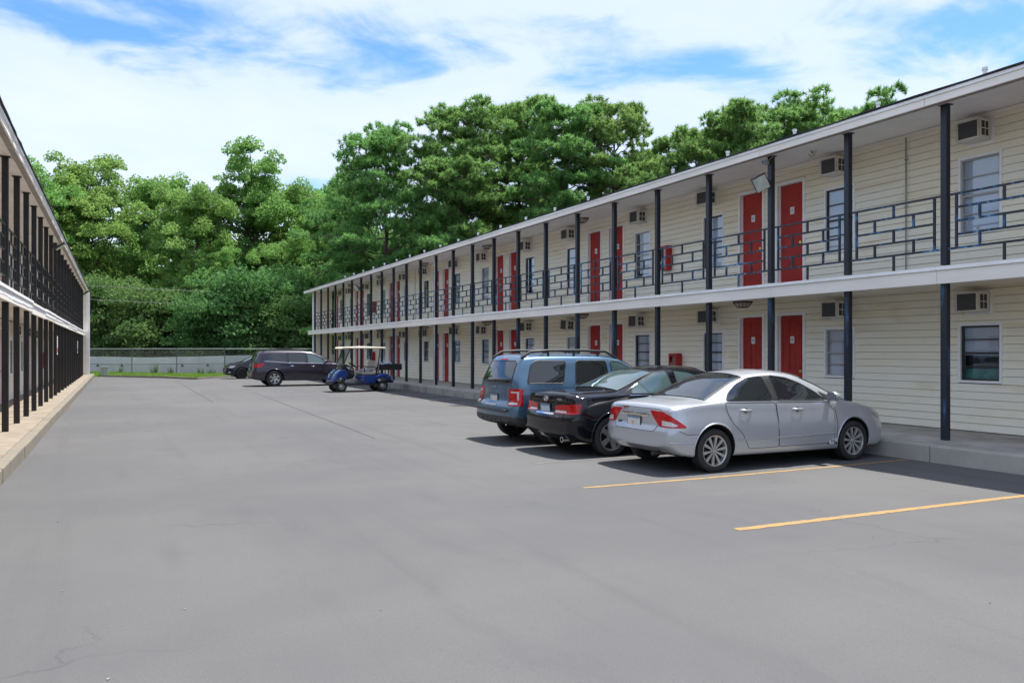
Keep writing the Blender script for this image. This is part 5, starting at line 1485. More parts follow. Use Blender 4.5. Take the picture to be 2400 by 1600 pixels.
# ---------------- silver sedan
civ_k = dict(
    zb=[(0, .36), (.15, .27), (.6, .205), (3.6, .185), (4.3, .20), (4.6, .27)],
    ztop=[(0, .80), (.05, .925), (.14, .955), (.45, .985), (.74, 1.005), (1.0, 1.12), (1.4, 1.305), (1.75, 1.385), (2.15, 1.41), (2.55, 1.385), (2.9, 1.28), (3.25, 1.12), (3.6, .965), (3.9, .905), (4.3, .80), (4.5, .715), (4.6, .62)],
    zedge=[(0, .79), (.05, .90), (.14, .925), (.45, .955), (.74, .975), (1.0, 1.075), (1.4, 1.235), (1.75, 1.315), (2.15, 1.335), (2.55, 1.295), (2.9, 1.18), (3.25, 1.02), (3.5, .92), (3.9, .855), (4.3, .755), (4.5, .67), (4.6, .60)],
    zbelt=[(0, .77), (.05, .86), (.15, .885), (.5, .93), (.95, .955), (2.0, .935), (3.0, .91), (3.4, .885), (4.0, .80), (4.4, .69), (4.6, .57)],
    wtop=[(0, .62), (.1, .66), (.7, .66), (1.0, .625), (1.4, .575), (1.8, .55), (2.3, .555), (2.7, .585), (3.1, .65), (3.5, .70), (3.9, .68), (4.3, .59), (4.6, .45)],
    wbelt=[(0, .71), (.1, .755), (.5, .785), (1, .795), (2, .805), (3, .795), (3.6, .78), (4.1, .735), (4.4, .66), (4.6, .52)],
    wmax=[(0, .76), (.1, .805), (.4, .835), (1, .85), (2, .85), (3, .845), (3.6, .84), (4.1, .80), (4.4, .725), (4.6, .58)],
    wsill=[(0, .68), (.3, .775), (1, .79), (3, .79), (4, .77), (4.4, .69), (4.6, .54)],
    rear=[(.25, .06), (.42, .0), (.55, .0), (.62, .025), (.68, .05), (.90, .045), (1.0, .04)],
    front=[(.2, .05), (.4, .0), (.55, .01), (.75, .10), (.95, .2)])
SILVER = paint('silver_paint', (0.50, 0.52, 0.545), 0.42, 0.34, 1.0)
civ = Car('sedan', 'silver four-door sedan nearest the camera, parked nose-in by the walkway', 'car', (6.62, 9.38, 0), 0,
          dict(L=4.6, k=civ_k, wheels=(0.82, 3.57), R=0.305, arch=0.352, track=0.735), SILVER)
c = civ
dr = c.side('door', round_poly([(1.02, .955), (1.955, .94), (2.0, .30), (1.44, .30), (1.30, .52), (1.14, .66), (1.05, .82)], .03), SILVER, 0.003, edge=(0.0032, GAP, 'panel_gap'))
df = c.side('door', round_poly([(1.97, .94), (3.02, .915), (3.15, .80), (3.13, .30), (2.012, .30)], .03), SILVER, 0.003, edge=(0.0032, GAP, 'panel_gap'))
c.handle(1.38, .845, dr, SILVER); c.handle(2.38, .83, df, SILVER)
gr = c.side('window', round_poly([(1.06, .985), (1.93, .968), (1.90, 1.315), (1.62, 1.29), (1.36, 1.20), (1.17, 1.085)], .05), CARGLASS, 0.006, edge=EDGE)
gf = c.side('window', round_poly([(2.03, .966), (3.0, .945), (2.86, 1.06), (2.60, 1.20), (2.36, 1.285), (2.05, 1.325)], .04), CARGLASS, 0.006, edge=EDGE)
c.side('pillar_trim', [(1.925, .965), (2.035, .963), (2.055, 1.325), (1.895, 1.318)], BLACKP, 0.0045)
c.side('quarter_trim', round_poly([(3.01, .945), (3.32, .925), (2.93, 1.075)], .01), BLACKP, 0.006)
for sd, o in zip((-1, 1), gr): c.line([(1.235, 1.11), (1.30, .985)], lambda x, z: c.hit_side(x, z, sd), 0.008, BLACKP, 'window_bar', o)
for sd in (-1, 1):
    c.line([(1.05, .965), (1.9, .952), (3.3, .925)], lambda x, z: c.hit_side(x, z, sd), 0.006, CHROME if False else SILVER, 'belt_moulding')
    c.line([(1.22, .437), (1.9, .435), (2.6, .438), (3.18, .445)], lambda x, z: c.hit_side(x, z, sd), 0.014, SILVER, 'side_moulding')
    c.line([(.10, .435), (.30, .430), (.46, .43)], lambda x, z: c.hit_side(x, z, sd), 0.010, SILVER, 'bumper_crease')
    c.line([(.20, .60), (.33, .545), (.56, .545)], lambda x, z: c.hit_side(x, z, sd), 0.0035)
    c.line([(3.17, .84), (3.20, .60), (3.19, .36)], lambda x, z: c.hit_side(x, z, sd), 0.0035)
c.band('windscreen', 2.70, 3.50, CARGLASS, 0.93)
c.band('rear_window', 0.80, 1.56, CARGLASS, 0.93)
c.mirror(3.06, .985, SILVER, 1.05)
c.end('trunk_lid', round_poly([(-.56, .885), (.56, .885), (.52, .70), (.47, .575), (-.47, .575), (-.52, .70)], .05), SILVER, -1, 0.003, edge=(0.0032, GAP, 'panel_gap'))
for sd in (-1, 1):
    tl = c.corner('tail_lamp', round_poly([(-.02, .86), (.36, .85), (.50, .80), (.74, .655), (.73, .635), (.28, .645), (.14, .745)], .015), LAMPRED, 0.008, None, sd)
    c.corner('reverse_lens', round_poly([(.34, .735), (.50, .72), (.60, .675), (.56, .655), (.34, .66)], .012), LAMPCLR, 0.012, tl, sd)
    c.line([(sd * .565, .85), (sd * .555, .65)], lambda y, z: c.hit_end(y, z, -1), 0.005, GAP, 'lamp_split', tl)
    c.side('headlamp', round_poly([(4.02, .735), (4.30, .70), (4.42, .60), (4.2, .62)], .03), FOGLENS, 0.006, sides=(sd,))
c.end('chrome_bar', round_poly([(-.33, .812), (.33, .812), (.31, .765), (-.31, .765)], .012), CHROME, -1, 0.014)
c.plate(.685)
c.text('CIVIC', .36, .655, .05, ALLOY_D); c.text('9035', .24, .868, .075, mat('sticker_brown', (0.20, 0.10, 0.07), 0.4))
b = MB(); b.box(3.02, 3.18, -.835, -.79, .285, .37); b.v = [(x + random.uniform(-.02, .02), y + random.uniform(-.015, .015), z + random.uniform(-.02, .02)) for x, y, z in b.v]
b.build('sill_damage', mat('torn_plastic', (0.55, 0.56, 0.58), 0.4, col2=(0.02, 0.02, 0.02), scale=22, thr=(0.5, 0.56)), c.root)
b = MB(); b.tube([(.02, -.45, .27), (.3, -.45, .27)], .03, 12); b.build('tailpipe', DISC, c.root, smooth=True)
c.wheels('ten', ALLOY, rim_r=0.222)

# ---------------- black sedan
son_k = dict(
    zb=[(0, .33), (.15, .25), (.6, .205), (3.7, .19), (4.4, .21), (4.7, .28)],
    ztop=[(0, .86), (.05, .985), (.13, 1.02), (.5, 1.04), (.95, 1.055), (1.2, 1.14), (1.6, 1.31), (1.95, 1.405), (2.35, 1.44), (2.75, 1.42), (3.05, 1.34), (3.4, 1.18), (3.75, 1.01), (4.0, .955), (4.4, .86), (4.6, .77), (4.7, .66)],
    zedge=[(0, .85), (.05, .955), (.13, .985), (.5, 1.0), (.95, 1.02), (1.2, 1.09), (1.6, 1.245), (1.95, 1.34), (2.35, 1.37), (2.75, 1.335), (3.05, 1.24), (3.4, 1.08), (3.7, .96), (4.0, .90), (4.4, .81), (4.6, .73), (4.7, .64)],
    zbelt=[(0, .82), (.05, .90), (.15, .925), (.6, .955), (1.1, .965), (2.0, .95), (3.1, .93), (3.6, .915), (4.1, .83), (4.5, .72), (4.7, .60)],
    wtop=[(0, .64), (.1, .69), (.9, .69), (1.2, .655), (1.6, .60), (2.0, .575), (2.5, .575), (2.9, .61), (3.3, .675), (3.7, .73), (4.1, .70), (4.5, .60), (4.7, .46)],
    wbelt=[(0, .73), (.1, .785), (.5, .815), (1, .825), (2, .83), (3, .825), (3.7, .81), (4.2, .76), (4.5, .67), (4.7, .53)],
    wmax=[(0, .78), (.1, .825), (.4, .855), (1, .87), (2, .87), (3, .868), (3.7, .86), (4.2, .82), (4.5, .74), (4.7, .59)],
    wsill=[(0, .70), (.3, .79), (1, .81), (3, .81), (4.1, .79), (4.5, .70), (4.7, .55)],
    rear=[(.25, .07), (.42, .0), (.60, .0), (.67, .03), (.72, .06), (.92, .05), (1.05, .04)],
    front=[(.2, .05), (.4, .0), (.6, .01), (.8, .10), (1.0, .2)])
BLACK = paint('black_paint', (0.006, 0.006, 0.009), 0.0, 0.30, 1.0)
c = Car('sedan', 'glossy black sedan parked between the silver sedan and the blue SUV', 'car', (6.29, 11.43, 0), 0,
        dict(L=4.7, k=son_k, wheels=(0.80, 3.46), R=0.318, arch=0.366, track=0.745), BLACK)
son = c
dr = c.side('door', round_poly([(1.12, .965), (2.10, .95), (2.15, .30), (1.58, .30), (1.42, .54), (1.26, .68), (1.15, .84)], .03), BLACK, 0.003, edge=(0.0032, GAP, 'panel_gap'))
df = c.side('door', round_poly([(2.12, .95), (3.2, .93), (3.32, .82), (3.3, .30), (2.165, .30)], .03), BLACK, 0.003, edge=(0.0032, GAP, 'panel_gap'))
c.handle(1.52, .87, dr, BLACK); c.handle(2.52, .86, df, BLACK)
gr = c.side('window', round_poly([(1.20, .99), (2.07, .975), (2.05, 1.345), (1.80, 1.32), (1.55, 1.22), (1.30, 1.08)], .04), CARGLASS_T, 0.006, edge=EDGE)
gf = c.side('window', round_poly([(2.18, .975), (3.2, .955), (3.02, 1.09), (2.78, 1.22), (2.5, 1.32), (2.2, 1.35)], .04), CARGLASS_T, 0.006, edge=EDGE)
for sd, o in zip((-1, 1), gr): c.line([(1.45, 1.155), (1.56, .99)], lambda x, z: c.hit_side(x, z, sd), 0.009, BLACKP, 'window_bar', o)
for sd in (-1, 1):
    c.line([(1.15, .967), (2.1, .958), (3.4, .935)], lambda x, z: c.hit_side(x, z, sd), 0.008, CHROME, 'belt_moulding')
    c.line([(.30, .66), (.42, .60), (.62, .60)], lambda x, z: c.hit_side(x, z, sd), 0.0035)
c.band('windscreen', 2.85, 3.66, CARGLASS, 0.93)
c.band('rear_window', 1.02, 1.78, CARGLASS_T, 0.93)
c.mirror(3.16, 1.0, BLACK)
c.end('trunk_lid', round_poly([(-.60, .97), (.60, .97), (.56, .62), (-.56, .62)], .05), BLACK, -1, 0.003, edge=(0.0032, GAP, 'panel_gap'))
for sd in (-1, 1):
    tl = c.corner('tail_lamp', round_poly([(-.08, .805), (.10, .82), (.45, .84), (.66, .85), (.62, .70), (.50, .68), (-.08, .68)], .012), LAMPRED, 0.009, None, sd)
    c.corner('reverse_lens', round_poly([(-.06, .735), (.36, .735), (.36, .695), (-.06, .695)], .01), LAMPCLR, 0.012, tl, sd)
    c.line([(sd * .545, .82), (sd * .545, .67)], lambda y, z: c.hit_end(y, z, -1), 0.006, GAP, 'lamp_split', tl)
c.end('trunk_trim', round_poly([(-.29, .68), (.29, .68), (.29, .655), (-.29, .655)], .01), CHROME, -1, 0.010)
c.plate(.745, 0, mat('blue_white_plate', (0.55, 0.62, 0.72), 0.4, col2=(0.25, 0.33, 0.5), scale=14, thr=(0.5, 0.62)), R(-6))
p = c.hit_end(0, .905, -1)[0]
b = MB(); n = 24; pts = [(p.x - .012, .065 * math.cos(2 * math.pi * k / n), .905 + .038 * math.sin(2 * math.pi * k / n)) for k in range(n + 1)]; b.tube(pts, .006, 6)
b.tube([(p.x - .012, .028, .875), (p.x - .012, .018, .935)], .006, 6); b.tube([(p.x - .012, -.018, .875), (p.x - .012, -.028, .935)], .006, 6); b.tube([(p.x - .012, .022, .90), (p.x - .012, -.022, .91)], .005, 6)
b.build('badge', CHROME, c.body, smooth=True)
c.text('SONATA', -.40, .905, .045, CHROME); c.text('GLS', -.42, .635, .035, CHROME)
b = MB(); b.lathe([(-.03, .034), (-.03, .045), (.25, .045), (.25, .03)], 18, 'x', (.08, -.52, .275)); b.build('tailpipe', CHROME, c.root, smooth=True)
c.wheels('five', ALLOY, rim_r=0.228)

# ---------------- blue SUV
esc_k = dict(
    zb=[(0, .40), (.15, .33), (.6, .27), (3.4, .26), (4.1, .30), (4.4, .38)],
    ztop=[(0, 1.585), (.1, 1.61), (.4, 1.63), (1.2, 1.645), (2.0, 1.64), (2.4, 1.61), (2.7, 1.50), (3.0, 1.32), (3.3, 1.12), (3.5, 1.07), (4.0, 1.0), (4.3, .92), (4.4, .80)],
    zedge=[(0, 1.52), (.1, 1.55), (.4, 1.565), (1.2, 1.575), (2.0, 1.57), (2.4, 1.53), (2.7, 1.41), (3.0, 1.23), (3.25, 1.07), (3.5, 1.02), (4.0, .95), (4.3, .87), (4.4, .78)],
    zbelt=[(0, 1.05), (.1, 1.06), (1.0, 1.06), (2.2, 1.04), (3.1, 1.02), (3.5, .98), (4.0, .90), (4.3, .80), (4.4, .70)],
    wtop=[(0, .60), (.1, .63), (.6, .64), (1.5, .645), (2.3, .64), (2.8, .67), (3.2, .74), (3.5, .76), (4.1, .70), (4.4, .58)],
    wbelt=[(0, .76), (.1, .80), (.5, .825), (1.5, .835), (3, .83), (3.6, .81), (4.1, .76), (4.4, .62)],
    wmax=[(0, .80), (.1, .84), (.4, .865), (1.5, .87), (3, .87), (3.7, .86), (4.1, .81), (4.4, .66)],
    wsill=[(0, .74), (.3, .80), (1, .82), (3.2, .82), (4.0, .78), (4.4, .62)],
    rear=[(.3, .05), (.40, .0), (.66, .0), (.72, .04), (.78, .09), (1.1, .11), (1.3, .18), (1.6, .33)],
    front=[(.3, .05), (.5, .0), (.8, .03), (1.0, .1), (1.6, .2)])
BLUE = paint('steel_blue_paint', (0.082, 0.162, 0.245), 0.35, 0.34, 1.0)
c = Car('suv', 'steel blue boxy SUV with roof rails beside the black sedan', 'car', (6.22, 13.35, 0), 0,
        dict(L=4.3, k={a: [(x * 4.3 / 4.4 if a not in ('rear', 'front') else x, v) for x, v in q] for a, q in esc_k.items()}, wheels=(0.86, 3.38), R=0.345, arch=0.40, track=0.755, blend=1.0, kr=.10, clad=.50, lip=.03, lipm=BLUE), BLUE)
esc = c
c.end('rear_window', round_poly([(-.60, 1.10), (.60, 1.10), (.54, 1.50), (-.54, 1.50)], .06), CARGLASS, -1, 0.006, edge=EDGE)
c.end('tailgate', round_poly([(-.62, 1.07), (.62, 1.07), (.60, .58), (-.60, .58)], .04), BLUE, -1, 0.003, edge=(0.0032, GAP, 'panel_gap'))
c.end('stop_lamp', round_poly([(-.14, 1.545), (.14, 1.545), (.13, 1.52), (-.13, 1.52)], .01), LAMPRED, -1, 0.008)
for sd in (-1, 1):
    tl = c.corner('tail_lamp', round_poly([(.30, 1.0), (.70, 1.005), (.68, .70), (.32, .70)], .025), LAMPRED, 0.012, None, sd)
    c.corner('clear_lens', round_poly([(.40, .955), (.61, .955), (.61, .80), (.575, .80), (.57, .93), (.40, .93)], .006), LAMPCLR, 0.016, tl, sd, nx=30)
    c.corner('clear_lens', round_poly([(.36, .755), (.58, .755), (.58, .72), (.36, .72)], .008), LAMPCLR, 0.016, tl, sd)
    b = MB(); zr = 1.655
    b.tube([(.34, sd * .60, 1.56), (.52, sd * .60, zr + .015), (.9, sd * .60, zr + .038), (1.6, sd * .60, zr + .04), (2.15, sd * .60, zr + .02), (2.40, sd * .60, 1.55)], .024, 8)
    for x in (.9, 1.45, 1.98): b.tube([(x, sd * .60, 1.58), (x, sd * .60, zr + .035)], .022, 6)
    b.build('roof_rail', BLACKP, c.root, smooth=True, angle=50)
for x in (.85, 1.85):
    b = MB(); b.tube([(x, -.6, 1.69), (x, .6, 1.69)], .014, 8); b.build('cross_bar', BLACKP, c.root)
c.side('window', round_poly([(.36, 1.10), (1.10, 1.09), (1.22, 1.50), (.60, 1.51), (.48, 1.44)], .06), CARGLASS, 0.006, edge=EDGE)
c.side('window', round_poly([(1.36, 1.085), (2.12, 1.075), (2.10, 1.50), (1.44, 1.505)], .06), CARGLASS, 0.006, edge=EDGE)
c.side('window', round_poly([(2.22, 1.07), (3.08, 1.06), (2.72, 1.32), (2.42, 1.475), (2.20, 1.495)], .05), CARGLASS_T, 0.006, edge=EDGE)
dr = c.side('door', round_poly([(1.30, 1.075), (2.13, 1.06), (2.17, .40), (1.42, .42), (1.30, .70)], .04), BLUE, 0.003, edge=(0.0032, GAP, 'panel_gap'))
df = c.side('door', round_poly([(2.15, 1.06), (3.12, 1.045), (3.16, .90), (2.98, .42), (2.19, .40)], .04), BLUE, 0.003, edge=(0.0032, GAP, 'panel_gap'))
c.handle(1.52, .95, dr, BLACKP); c.handle(2.36, .94, df, BLACKP); c.mirror(3.02, 1.10, BLACKP, 1.1)
c.band('windscreen', 2.40, 3.14, CARGLASS_T, 0.9)
b = MB(); b.tube([(.19, .12, 1.13), (.20, -.12, 1.145), (.22, -.36, 1.15)], .012, 6); b.build('rear_wiper', BLACKP, c.root)
c.plate(.815); p = c.hit_end(0, 1.02, -1)[0]
b = MB(); b.lathe([(0, .001), (0, .075), (.01, .08), (.012, .001)], 24, 'x'); b.v = [(p.x - .014 + x, y, 1.015 + z * .42) for x, y, z in b.v]; b.build('badge', mat('badge_blue', (0.02, 0.06, 0.22), 0.25, coat=1.0), c.body, smooth=True)
b = MB(); q = c.hit_end(0, .70, -1)[0]; b.box(q.x - .02, q.x + .02, -.22, .22, .688, .715); b.build('tailgate_handle', CHROME, c.body, bevel=.005)
b = MB(); q = c.hit_end(0, .58, -1)[0]; b.box(q.x - .035, q.x + .05, -.68, .68, .60, .635); b.build('bumper_step', CLAD, c.body, bevel=.01)
for k in range(5):
    b = MB(); yy = -.36 + .18 * k; q = c.hit_end(yy, .43, -1)[0]; b.box(q.x - .012, q.x + .02, yy - .05, yy + .05, .405, .465); b.build('bumper_rib', CLAD, c.body, bevel=.008)
b = MB(); b.tube([(.12, -.42, .36), (.4, -.42, .36)], .032, 12); b.build('tailpipe', CHROME, c.root, smooth=True)
c.wheels('five_twin', ALLOY, rim_r=0.222)

# ---------------- dark purple crossover further down the lot
tra_k = dict(
    zb=[(0, .42), (.15, .34), (.6, .27), (4.2, .26), (4.8, .28), (5.05, .36)],
    ztop=[(0, 1.60), (.1, 1.635), (.5, 1.68), (1.4, 1.715), (2.3, 1.715), (2.8, 1.68), (3.2, 1.55), (3.6, 1.33), (3.95, 1.13), (4.2, 1.09), (4.6, 1.02), (4.95, .90), (5.05, .80)],
    zedge=[(0, 1.53), (.1, 1.57), (.5, 1.605), (1.4, 1.635), (2.3, 1.63), (2.8, 1.58), (3.2, 1.44), (3.6, 1.22), (3.9, 1.07), (4.2, 1.03), (4.6, .96), (4.95, .85), (5.05, .78)],
    zbelt=[(0, 1.10), (.1, 1.11), (.6, 1.12), (1.5, 1.10), (3.0, 1.06), (3.8, 1.03), (4.2, .99), (4.7, .88), (5.05, .70)],
    wtop=[(0, .58), (.1, .64), (.6, .68), (1.5, .69), (2.6, .68), (3.1, .71), (3.6, .79), (4.0, .82), (4.6, .76), (5.05, .60)],
    wbelt=[(0, .76), (.1, .82), (.5, .87), (1.5, .90), (3.2, .90), (4.0, .88), (4.6, .82), (5.05, .64)],
    wmax=[(0, .82), (.1, .88), (.5, .925), (1.5, .945), (3.2, .94), (4.2, .93), (4.7, .86), (5.05, .70)],
    wsill=[(0, .76), (.3, .84), (1, .89), (3.7, .89), (4.6, .82), (5.05, .64)],
    rear=[(.3, .05), (.42, .0), (.66, .0), (.76, .05), (.85, .09), (1.1, .12), (1.3, .20), (1.7, .40)],
    front=[(.3, .05), (.5, .0), (.8, .03), (1.0, .1), (1.6, .2)])
PURPLE = paint('dark_purple_paint', (0.030, 0.021, 0.033), 0.25, 0.34, 1.0)
c = Car('crossover', 'dark purple-brown crossover with silver wheels behind the golf cart', 'car', (5.53, 38.95, 0), 0,
        dict(L=5.05, k=tra_k, wheels=(1.06, 3.98), R=0.375, arch=0.43, track=0.83, blend=1.0, kr=.12, clad=.50), PURPLE)
c.end('rear_window', round_poly([(-.62, 1.16), (.62, 1.16), (.54, 1.53), (-.54, 1.53)], .06), CARGLASS, -1, 0.006, edge=EDGE)
for sd in (-1, 1):
    tl = c.corner('tail_lamp', round_poly([(.34, 1.05), (.60, 1.07), (.92, 1.10), (.80, .94), (.55, .89), (.34, .90)], .02), LAMPRED, 0.010, None, sd, ax=0.60)
    b = MB(); b.tube([(.55, sd * .64, 1.63), (.75, sd * .64, 1.74), (1.6, sd * .64, 1.77), (2.5, sd * .64, 1.74), (2.75, sd * .64, 1.64)], .02, 8); b.build('roof_rail', BLACKP, c.root, smooth=True)
c.side('window', round_poly([(.62, 1.20), (1.62, 1.13), (1.62, 1.55), (.90, 1.53), (.74, 1.42)], .06), CARGLASS, 0.006, edge=EDGE)
c.side('window', round_poly([(1.70, 1.125), (2.52, 1.10), (2.50, 1.56), (1.70, 1.56)], .05), CARGLASS, 0.006, edge=EDGE)
c.side('window', round_poly([(2.62, 1.095), (3.55, 1.07), (3.20, 1.34), (2.90, 1.50), (2.60, 1.55)], .05), CARGLASS_T, 0.006, edge=EDGE)
dr = c.side('door', round_poly([(1.66, 1.10), (2.55, 1.08), (2.58, .48), (1.80, .48), (1.62, .80)], .04), PURPLE, 0.003, edge=(0.0032, GAP, 'panel_gap'))
df = c.side('door', round_poly([(2.575, 1.08), (3.66, 1.05), (3.66, .90), (3.50, .48), (2.60, .48)], .04), PURPLE, 0.003, edge=(0.0032, GAP, 'panel_gap'))
c.handle(1.88, .96, dr, CHROME); c.handle(2.86, .94, df, CHROME); c.mirror(3.42, 1.13, PURPLE, 1.25)
for sd in (-1, 1):
    c.line([(.60, 1.185), (1.66, 1.112), (2.56, 1.085), (3.7, 1.055)], lambda x, z: c.hit_side(x, z, sd), 0.013, CHROME, 'belt_moulding')
    c.side('headlamp', round_poly([(4.45, .90), (4.72, .86), (4.86, .72), (4.60, .74)], .03), LAMPCLR, 0.006, sides=(sd,))
    c.text('TRAVERSE', 0, .68, .07, CHROME, side=sd, x=3.38)
c.band('windscreen', 2.86, 3.78, CARGLASS_T, 0.9)
c.plate(.80)
c.wheels('six', ALLOY, rim_r=0.245, w=0.24)

# ---------------- black sedan nosing out at the far end
fus_k = {a: [(x * (4.7 / 4.7), v) for x, v in q] for a, q in son_k.items()}
NAVY = paint('blue_black_paint', (0.010, 0.012, 0.018), 0.1, 0.3, 1.0)
c = Car('sedan', 'black sedan with dark wheels at the far end by the grass, nose out', 'car', (10.35, 49.9, 0), math.pi,
        dict(L=4.7, k=fus_k, wheels=(0.96, 3.72), R=0.33, arch=0.375, track=0.765), NAVY)
c.side('window', round_poly([(1.20, .99), (2.07, .975), (2.05, 1.345), (1.80, 1.32), (1.30, 1.08)], .04), CARGLASS, 0.006, edge=EDGE)
c.side('window', round_poly([(2.18, .975), (3.2, .955), (3.02, 1.09), (2.78, 1.22), (2.5, 1.32), (2.2, 1.35)], .04), CARGLASS, 0.006, edge=EDGE)
c.band('windscreen', 2.85, 3.66, CARGLASS_T, 0.93); c.band('rear_window', 1.02, 1.78, CARGLASS, 0.93); c.mirror(3.16, 1.0, NAVY)
df = c.side('door', round_poly([(2.12, .95), (3.2, .93), (3.32, .82), (3.3, .30), (2.165, .30)], .03), NAVY, 0.003, edge=(0.0032, GAP, 'panel_gap'))
for sd in (-1, 1):
    hl = c.side('headlamp', round_poly([(4.05, .80), (4.35, .745), (4.48, .64), (4.18, .68)], .03), LAMPCLR, 0.006, sides=(sd,))
    c.side('turn_lens', round_poly([(4.03, .80), (4.14, .785), (4.16, .71), (4.08, .74)], .02), LAMPAMB, 0.009, sides=(sd,), parent=hl[0])
    c.side('fog_lamp', round_poly([(4.36, .42), (4.48, .42), (4.48, .36), (4.36, .36)], .02), LAMPCLR, 0.006, sides=(sd,))
c.end('grille', round_poly([(-.42, .66), (.42, .66), (.30, .40), (-.30, .40)], .05), BLACKP, 1, 0.006)
c.wheels('five_twin', ALLOY_D, rim_r=0.235)
# ------------------------------------------------------------------ golf cart (nose towards -x in the lot)
CARTB = paint('cart_blue', (0.018, 0.055, 0.24), 0.15, 0.35, 1.0)
CREAM = mat('cream_roof_plastic', (0.74, 0.66, 0.52), 0.45, var=0.06, scale=4)
SEAT = mat('stone_vinyl', (0.46, 0.42, 0.35), 0.6, var=0.12, scale=9)
g = tag(empty('golf_cart', (8.98, 32.25, 0), R(2)), 'small blue golf cart with cream roof and black cargo box', 'golf cart')
# local: nose at -x; wheels at x=-0.88 and +0.87
def ext(name, prof, y0, y1, m, bevel=0.03, parent=g, segs=3):
    b = MB(); b.prism(prof, 'y', y0, y1); return b.build(name, m, parent, bevel=bevel, segs=segs, smooth=True, angle=50)
fb = ext('front_cowl', [(-1.20, .38), (-1.22, .52), (-1.12, .72), (-.98, .86), (-.80, .92), (-.66, .88), (-.60, .74), (-.66, .58), (-.70, .50), (-.78, .56), (-.90, .58), (-1.02, .54), (-1.10, .42)], -.56, .56, CARTB, .05)
ext('rear_body', [(.02, .34), (.02, .66), (.20, .70), (.42, .66), (.62, .66), (.82, .74), (1.05, .72), (1.22, .60), (1.28, .44), (1.20, .40), (1.12, .46), (1.02, .54), (.88, .57), (.72, .54), (.60, .44), (.52, .34)], -.58, .58, CARTB, .05)
ext('floor', [(-.72, .28), (-.70, .36), (.04, .36), (.55, .32), (.52, .26)], -.57, .57, BLACKP, .02)
ext('front_bumper', [(-1.27, .30), (-1.27, .40), (-1.14, .40), (-1.10, .30)], -.46, .46, BLACKP, .03)
ext('rear_bumper', [(1.20, .34), (1.22, .46), (1.36, .44), (1.36, .34)], -.5, .5, BLACKP, .03)
ext('seat_base', [(.06, .66), (.08, .70), (.56, .70), (.58, .66)], -.54, .54, BLACKP, .02)
ext('seat_cushion', [(.02, .70), (.0, .80), (.06, .84), (.48, .82), (.55, .78), (.54, .70)], -.54, .54, SEAT, .04)
ext('seat_back', [(.50, .86), (.56, .84), (.72, 1.24), (.66, 1.28), (.58, 1.26)], -.52, .52, SEAT, .04)
b = MB()
for s in (-1, 1):
    b.tube([(.06, s * .56, .78), (.08, s * .57, .98), (.14, s * .57, 1.02), (.46, s * .57, 1.02), (.56, s * .57, .98), (.58, s * .56, .80)], .018, 8)
b.build('arm_rail', BLACKP, g, smooth=True)
for s in (-1, 1):
    b = MB(); b.tube([(.62, s * .50, .72), (.70, s * .52, 1.3), (.76, s * .53, 1.80)], .022, 8); o = b.build('roof_strut', BLACKP, g, smooth=True)
    b = MB(); b.tube([(.66, s * .53, .80), (.74, s * .545, 1.3), (.79, s * .55, 1.79)], .012, 6); b.build('strut_trim', GALV, o)
    b = MB(); b.tube([(-.88, s * .50, .88), (-.70, s * .51, 1.3), (-.50, s * .53, 1.80)], .020, 8); b.build('roof_strut', BLACKP, g, smooth=True)
n = 9; V = []; Fq = []
for zz_, sh in ((1.83, 1.0), (1.80, 1.02), (1.77, 0.99)):
    for k in range(40):
        a = 2 * math.pi * k / 40; ca, sa = math.cos(a), math.sin(a); e_ = 0.22
        V.append((.08 + sh * .92 * math.copysign(abs(ca) ** e_, ca), sh * .62 * math.copysign(abs(sa) ** e_, sa), zz_ - (.03 if ca < -.9 else 0)))
for i in range(2):
    for k in range(40): Fq.append((i * 40 + k, i * 40 + (k + 1) % 40, (i + 1) * 40 + (k + 1) % 40, (i + 1) * 40 + k))
V.append((.08, 0, 1.865)); V.append((.08, 0, 1.775))
Fq += [(k, (k + 1) % 40, 120) for k in range(40)] + [(80 + k, 80 + (k + 1) % 40, 121) for k in range(40)]
b = MB(); b.add(V, Fq); b.build('roof', CREAM, g, smooth=True, angle=50)
b = MB(); b.add([(-.885, -.48, .92), (-.885, .48, .92), (-.52, .50, 1.76), (-.52, -.50, 1.76), (-.875, -.48, .92), (-.875, .48, .92), (-.51, .50, 1.76), (-.51, -.50, 1.76)], [(0, 1, 2, 3), (7, 6, 5, 4), (0, 4, 5, 1), (1, 5, 6, 2), (2, 6, 7, 3), (3, 7, 4, 0)])
b.build('windscreen', glass_mat('cart_screen', (0.72, 0.75, 0.77), 0.03, 1.12), g)
b = MB(); b.tube([(-.68, -.22, .42), (-.46, -.24, .86), (-.34, -.24, 1.06)], .022, 8); b.build('steering_column', BLACKP, g, smooth=True)
b = MB(); ax = Vector((.5, 0, .85)).normalized(); u_ = Vector((0, 1, 0)); v_ = ax.cross(u_)
ct = Vector((-.32, -.24, 1.09)); b.tube([ct + (u_ * math.cos(2 * math.pi * k / 24) + v_ * math.sin(2 * math.pi * k / 24)) * .17 for k in range(25)], .016, 6)
for k in (0, 8, 16): b.tube([ct, ct + (u_ * math.cos(2 * math.pi * k / 24) + v_ * math.sin(2 * math.pi * k / 24)) * .17], .012, 6)
b.build('steering_wheel', BLACKP, g, smooth=True)
b = MB()
b.box(.78, 1.72, -.52, -.49, .88, 1.13); b.box(.78, 1.72, .49, .52, .88, 1.13); b.box(.78, .81, -.49, .49, .88, 1.13); b.box(1.69, 1.72, -.49, .49, .88, 1.13); b.box(.81, 1.69, -.49, .49, .88, .90)
b.build('cargo_box', BLACKP, g, bevel=.008)
b = MB()
for x in (.90, 1.02, 1.16): 
    for s in (-1, 1): b.tube([(x, s * .40, .60), (x, s * .40, .885)], .02, 6)
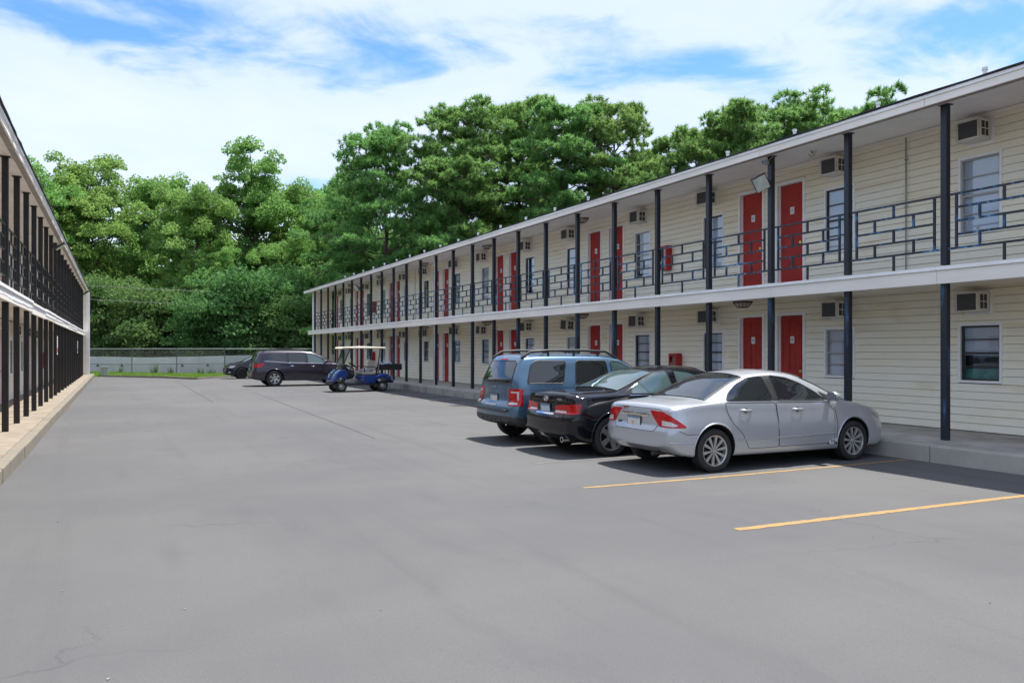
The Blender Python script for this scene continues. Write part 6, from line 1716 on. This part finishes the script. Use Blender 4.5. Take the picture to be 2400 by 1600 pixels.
b.build('box_support', BLACKP, g)
for s in (-1, 1):
    b = MB(); b.lathe([(-1.165, .001), (-1.165, .05), (-1.13, .055)], 14, 'x', (0, s * .36, .66)); b.build('headlight', LAMPCLR, g)
b = MB(); b.tube([(-1.19, -.30, .58), (-1.05, -.32, .80), (-.9, -.34, .905)], .012, 6); b.tube([(-1.19, .30, .58), (-1.05, .32, .80), (-.9, .34, .905)], .012, 6); b.build('cowl_trim', CHROME, g)
t = MB(); rr, Rr, hw = .125, .225, .095
t.lathe([(hw * .8, rr), (hw, rr + .02), (hw * 1.0, Rr - .03), (hw * .7, Rr), (0, Rr + .004), (-hw * .7, Rr), (-hw, Rr - .03), (-hw, rr + .02), (-hw * .8, rr)], 36, 'y'); tm = t.mesh('tyre', RUBBER, smooth=True)
r_ = MB(); r_.lathe([(-hw * .8, rr), (-hw * .88, rr - .008), (-hw * .7, rr - .02), (-hw * .78, rr * .5), (-hw * .95, rr * .35), (-hw * .95, .001)], 28, 'y'); rm = r_.mesh('rim', ALLOY, smooth=True)
hs = MB()
for k in range(7):
    a = 2 * math.pi * k / 7; hs.lathe([(-hw * .84, .001), (-hw * .84, .02), (-hw * .7, .02)], 8, 'y', (rr * .66 * math.cos(a), 0, rr * .66 * math.sin(a)))
hm = hs.mesh('rim_holes', GAP)
for x in (-.88, .87):
    for s in (-1, 1):
        o = put('wheel', tm, g, (x, s * .48, Rr - .002), (0, 0, 0 if s < 0 else math.pi)); put('rim', rm, o); put('rim_holes', hm, o)
# load in the cargo box and on the seat
bx_ = tag(empty('supply_bag', (10.15, 32.28, .90)), 'white and blue bag of supplies in the golf cart cargo box', 'bag')
b = MB(); b.prism([(-.22, .0), (-.25, .16), (-.18, .30), (.05, .33), (.20, .27), (.24, .12), (.22, .0)], 'y', -.28, .22); b.build('sack', mat('bag_white_blue', (0.70, 0.74, 0.80), 0.6, col2=(0.08, 0.16, 0.45), scale=6, thr=(0.5, 0.56)), bx_, bevel=.04, segs=3, smooth=True, angle=60)
tw = MB(); tw.prism([(-.20, .0), (-.22, .05), (-.05, .10), (.15, .08), (.2, .0)], 'y', -.22, .2)
tag(tw.build('folded_towel', mat('grey_towel', (0.45, 0.46, 0.50), 0.9, var=0.3, scale=18, bump=0.5, bscale=60), loc=(9.22, 32.1, .835), bevel=.03, segs=2, smooth=True, angle=60), 'crumpled grey towel on the golf cart seat', 'towel')
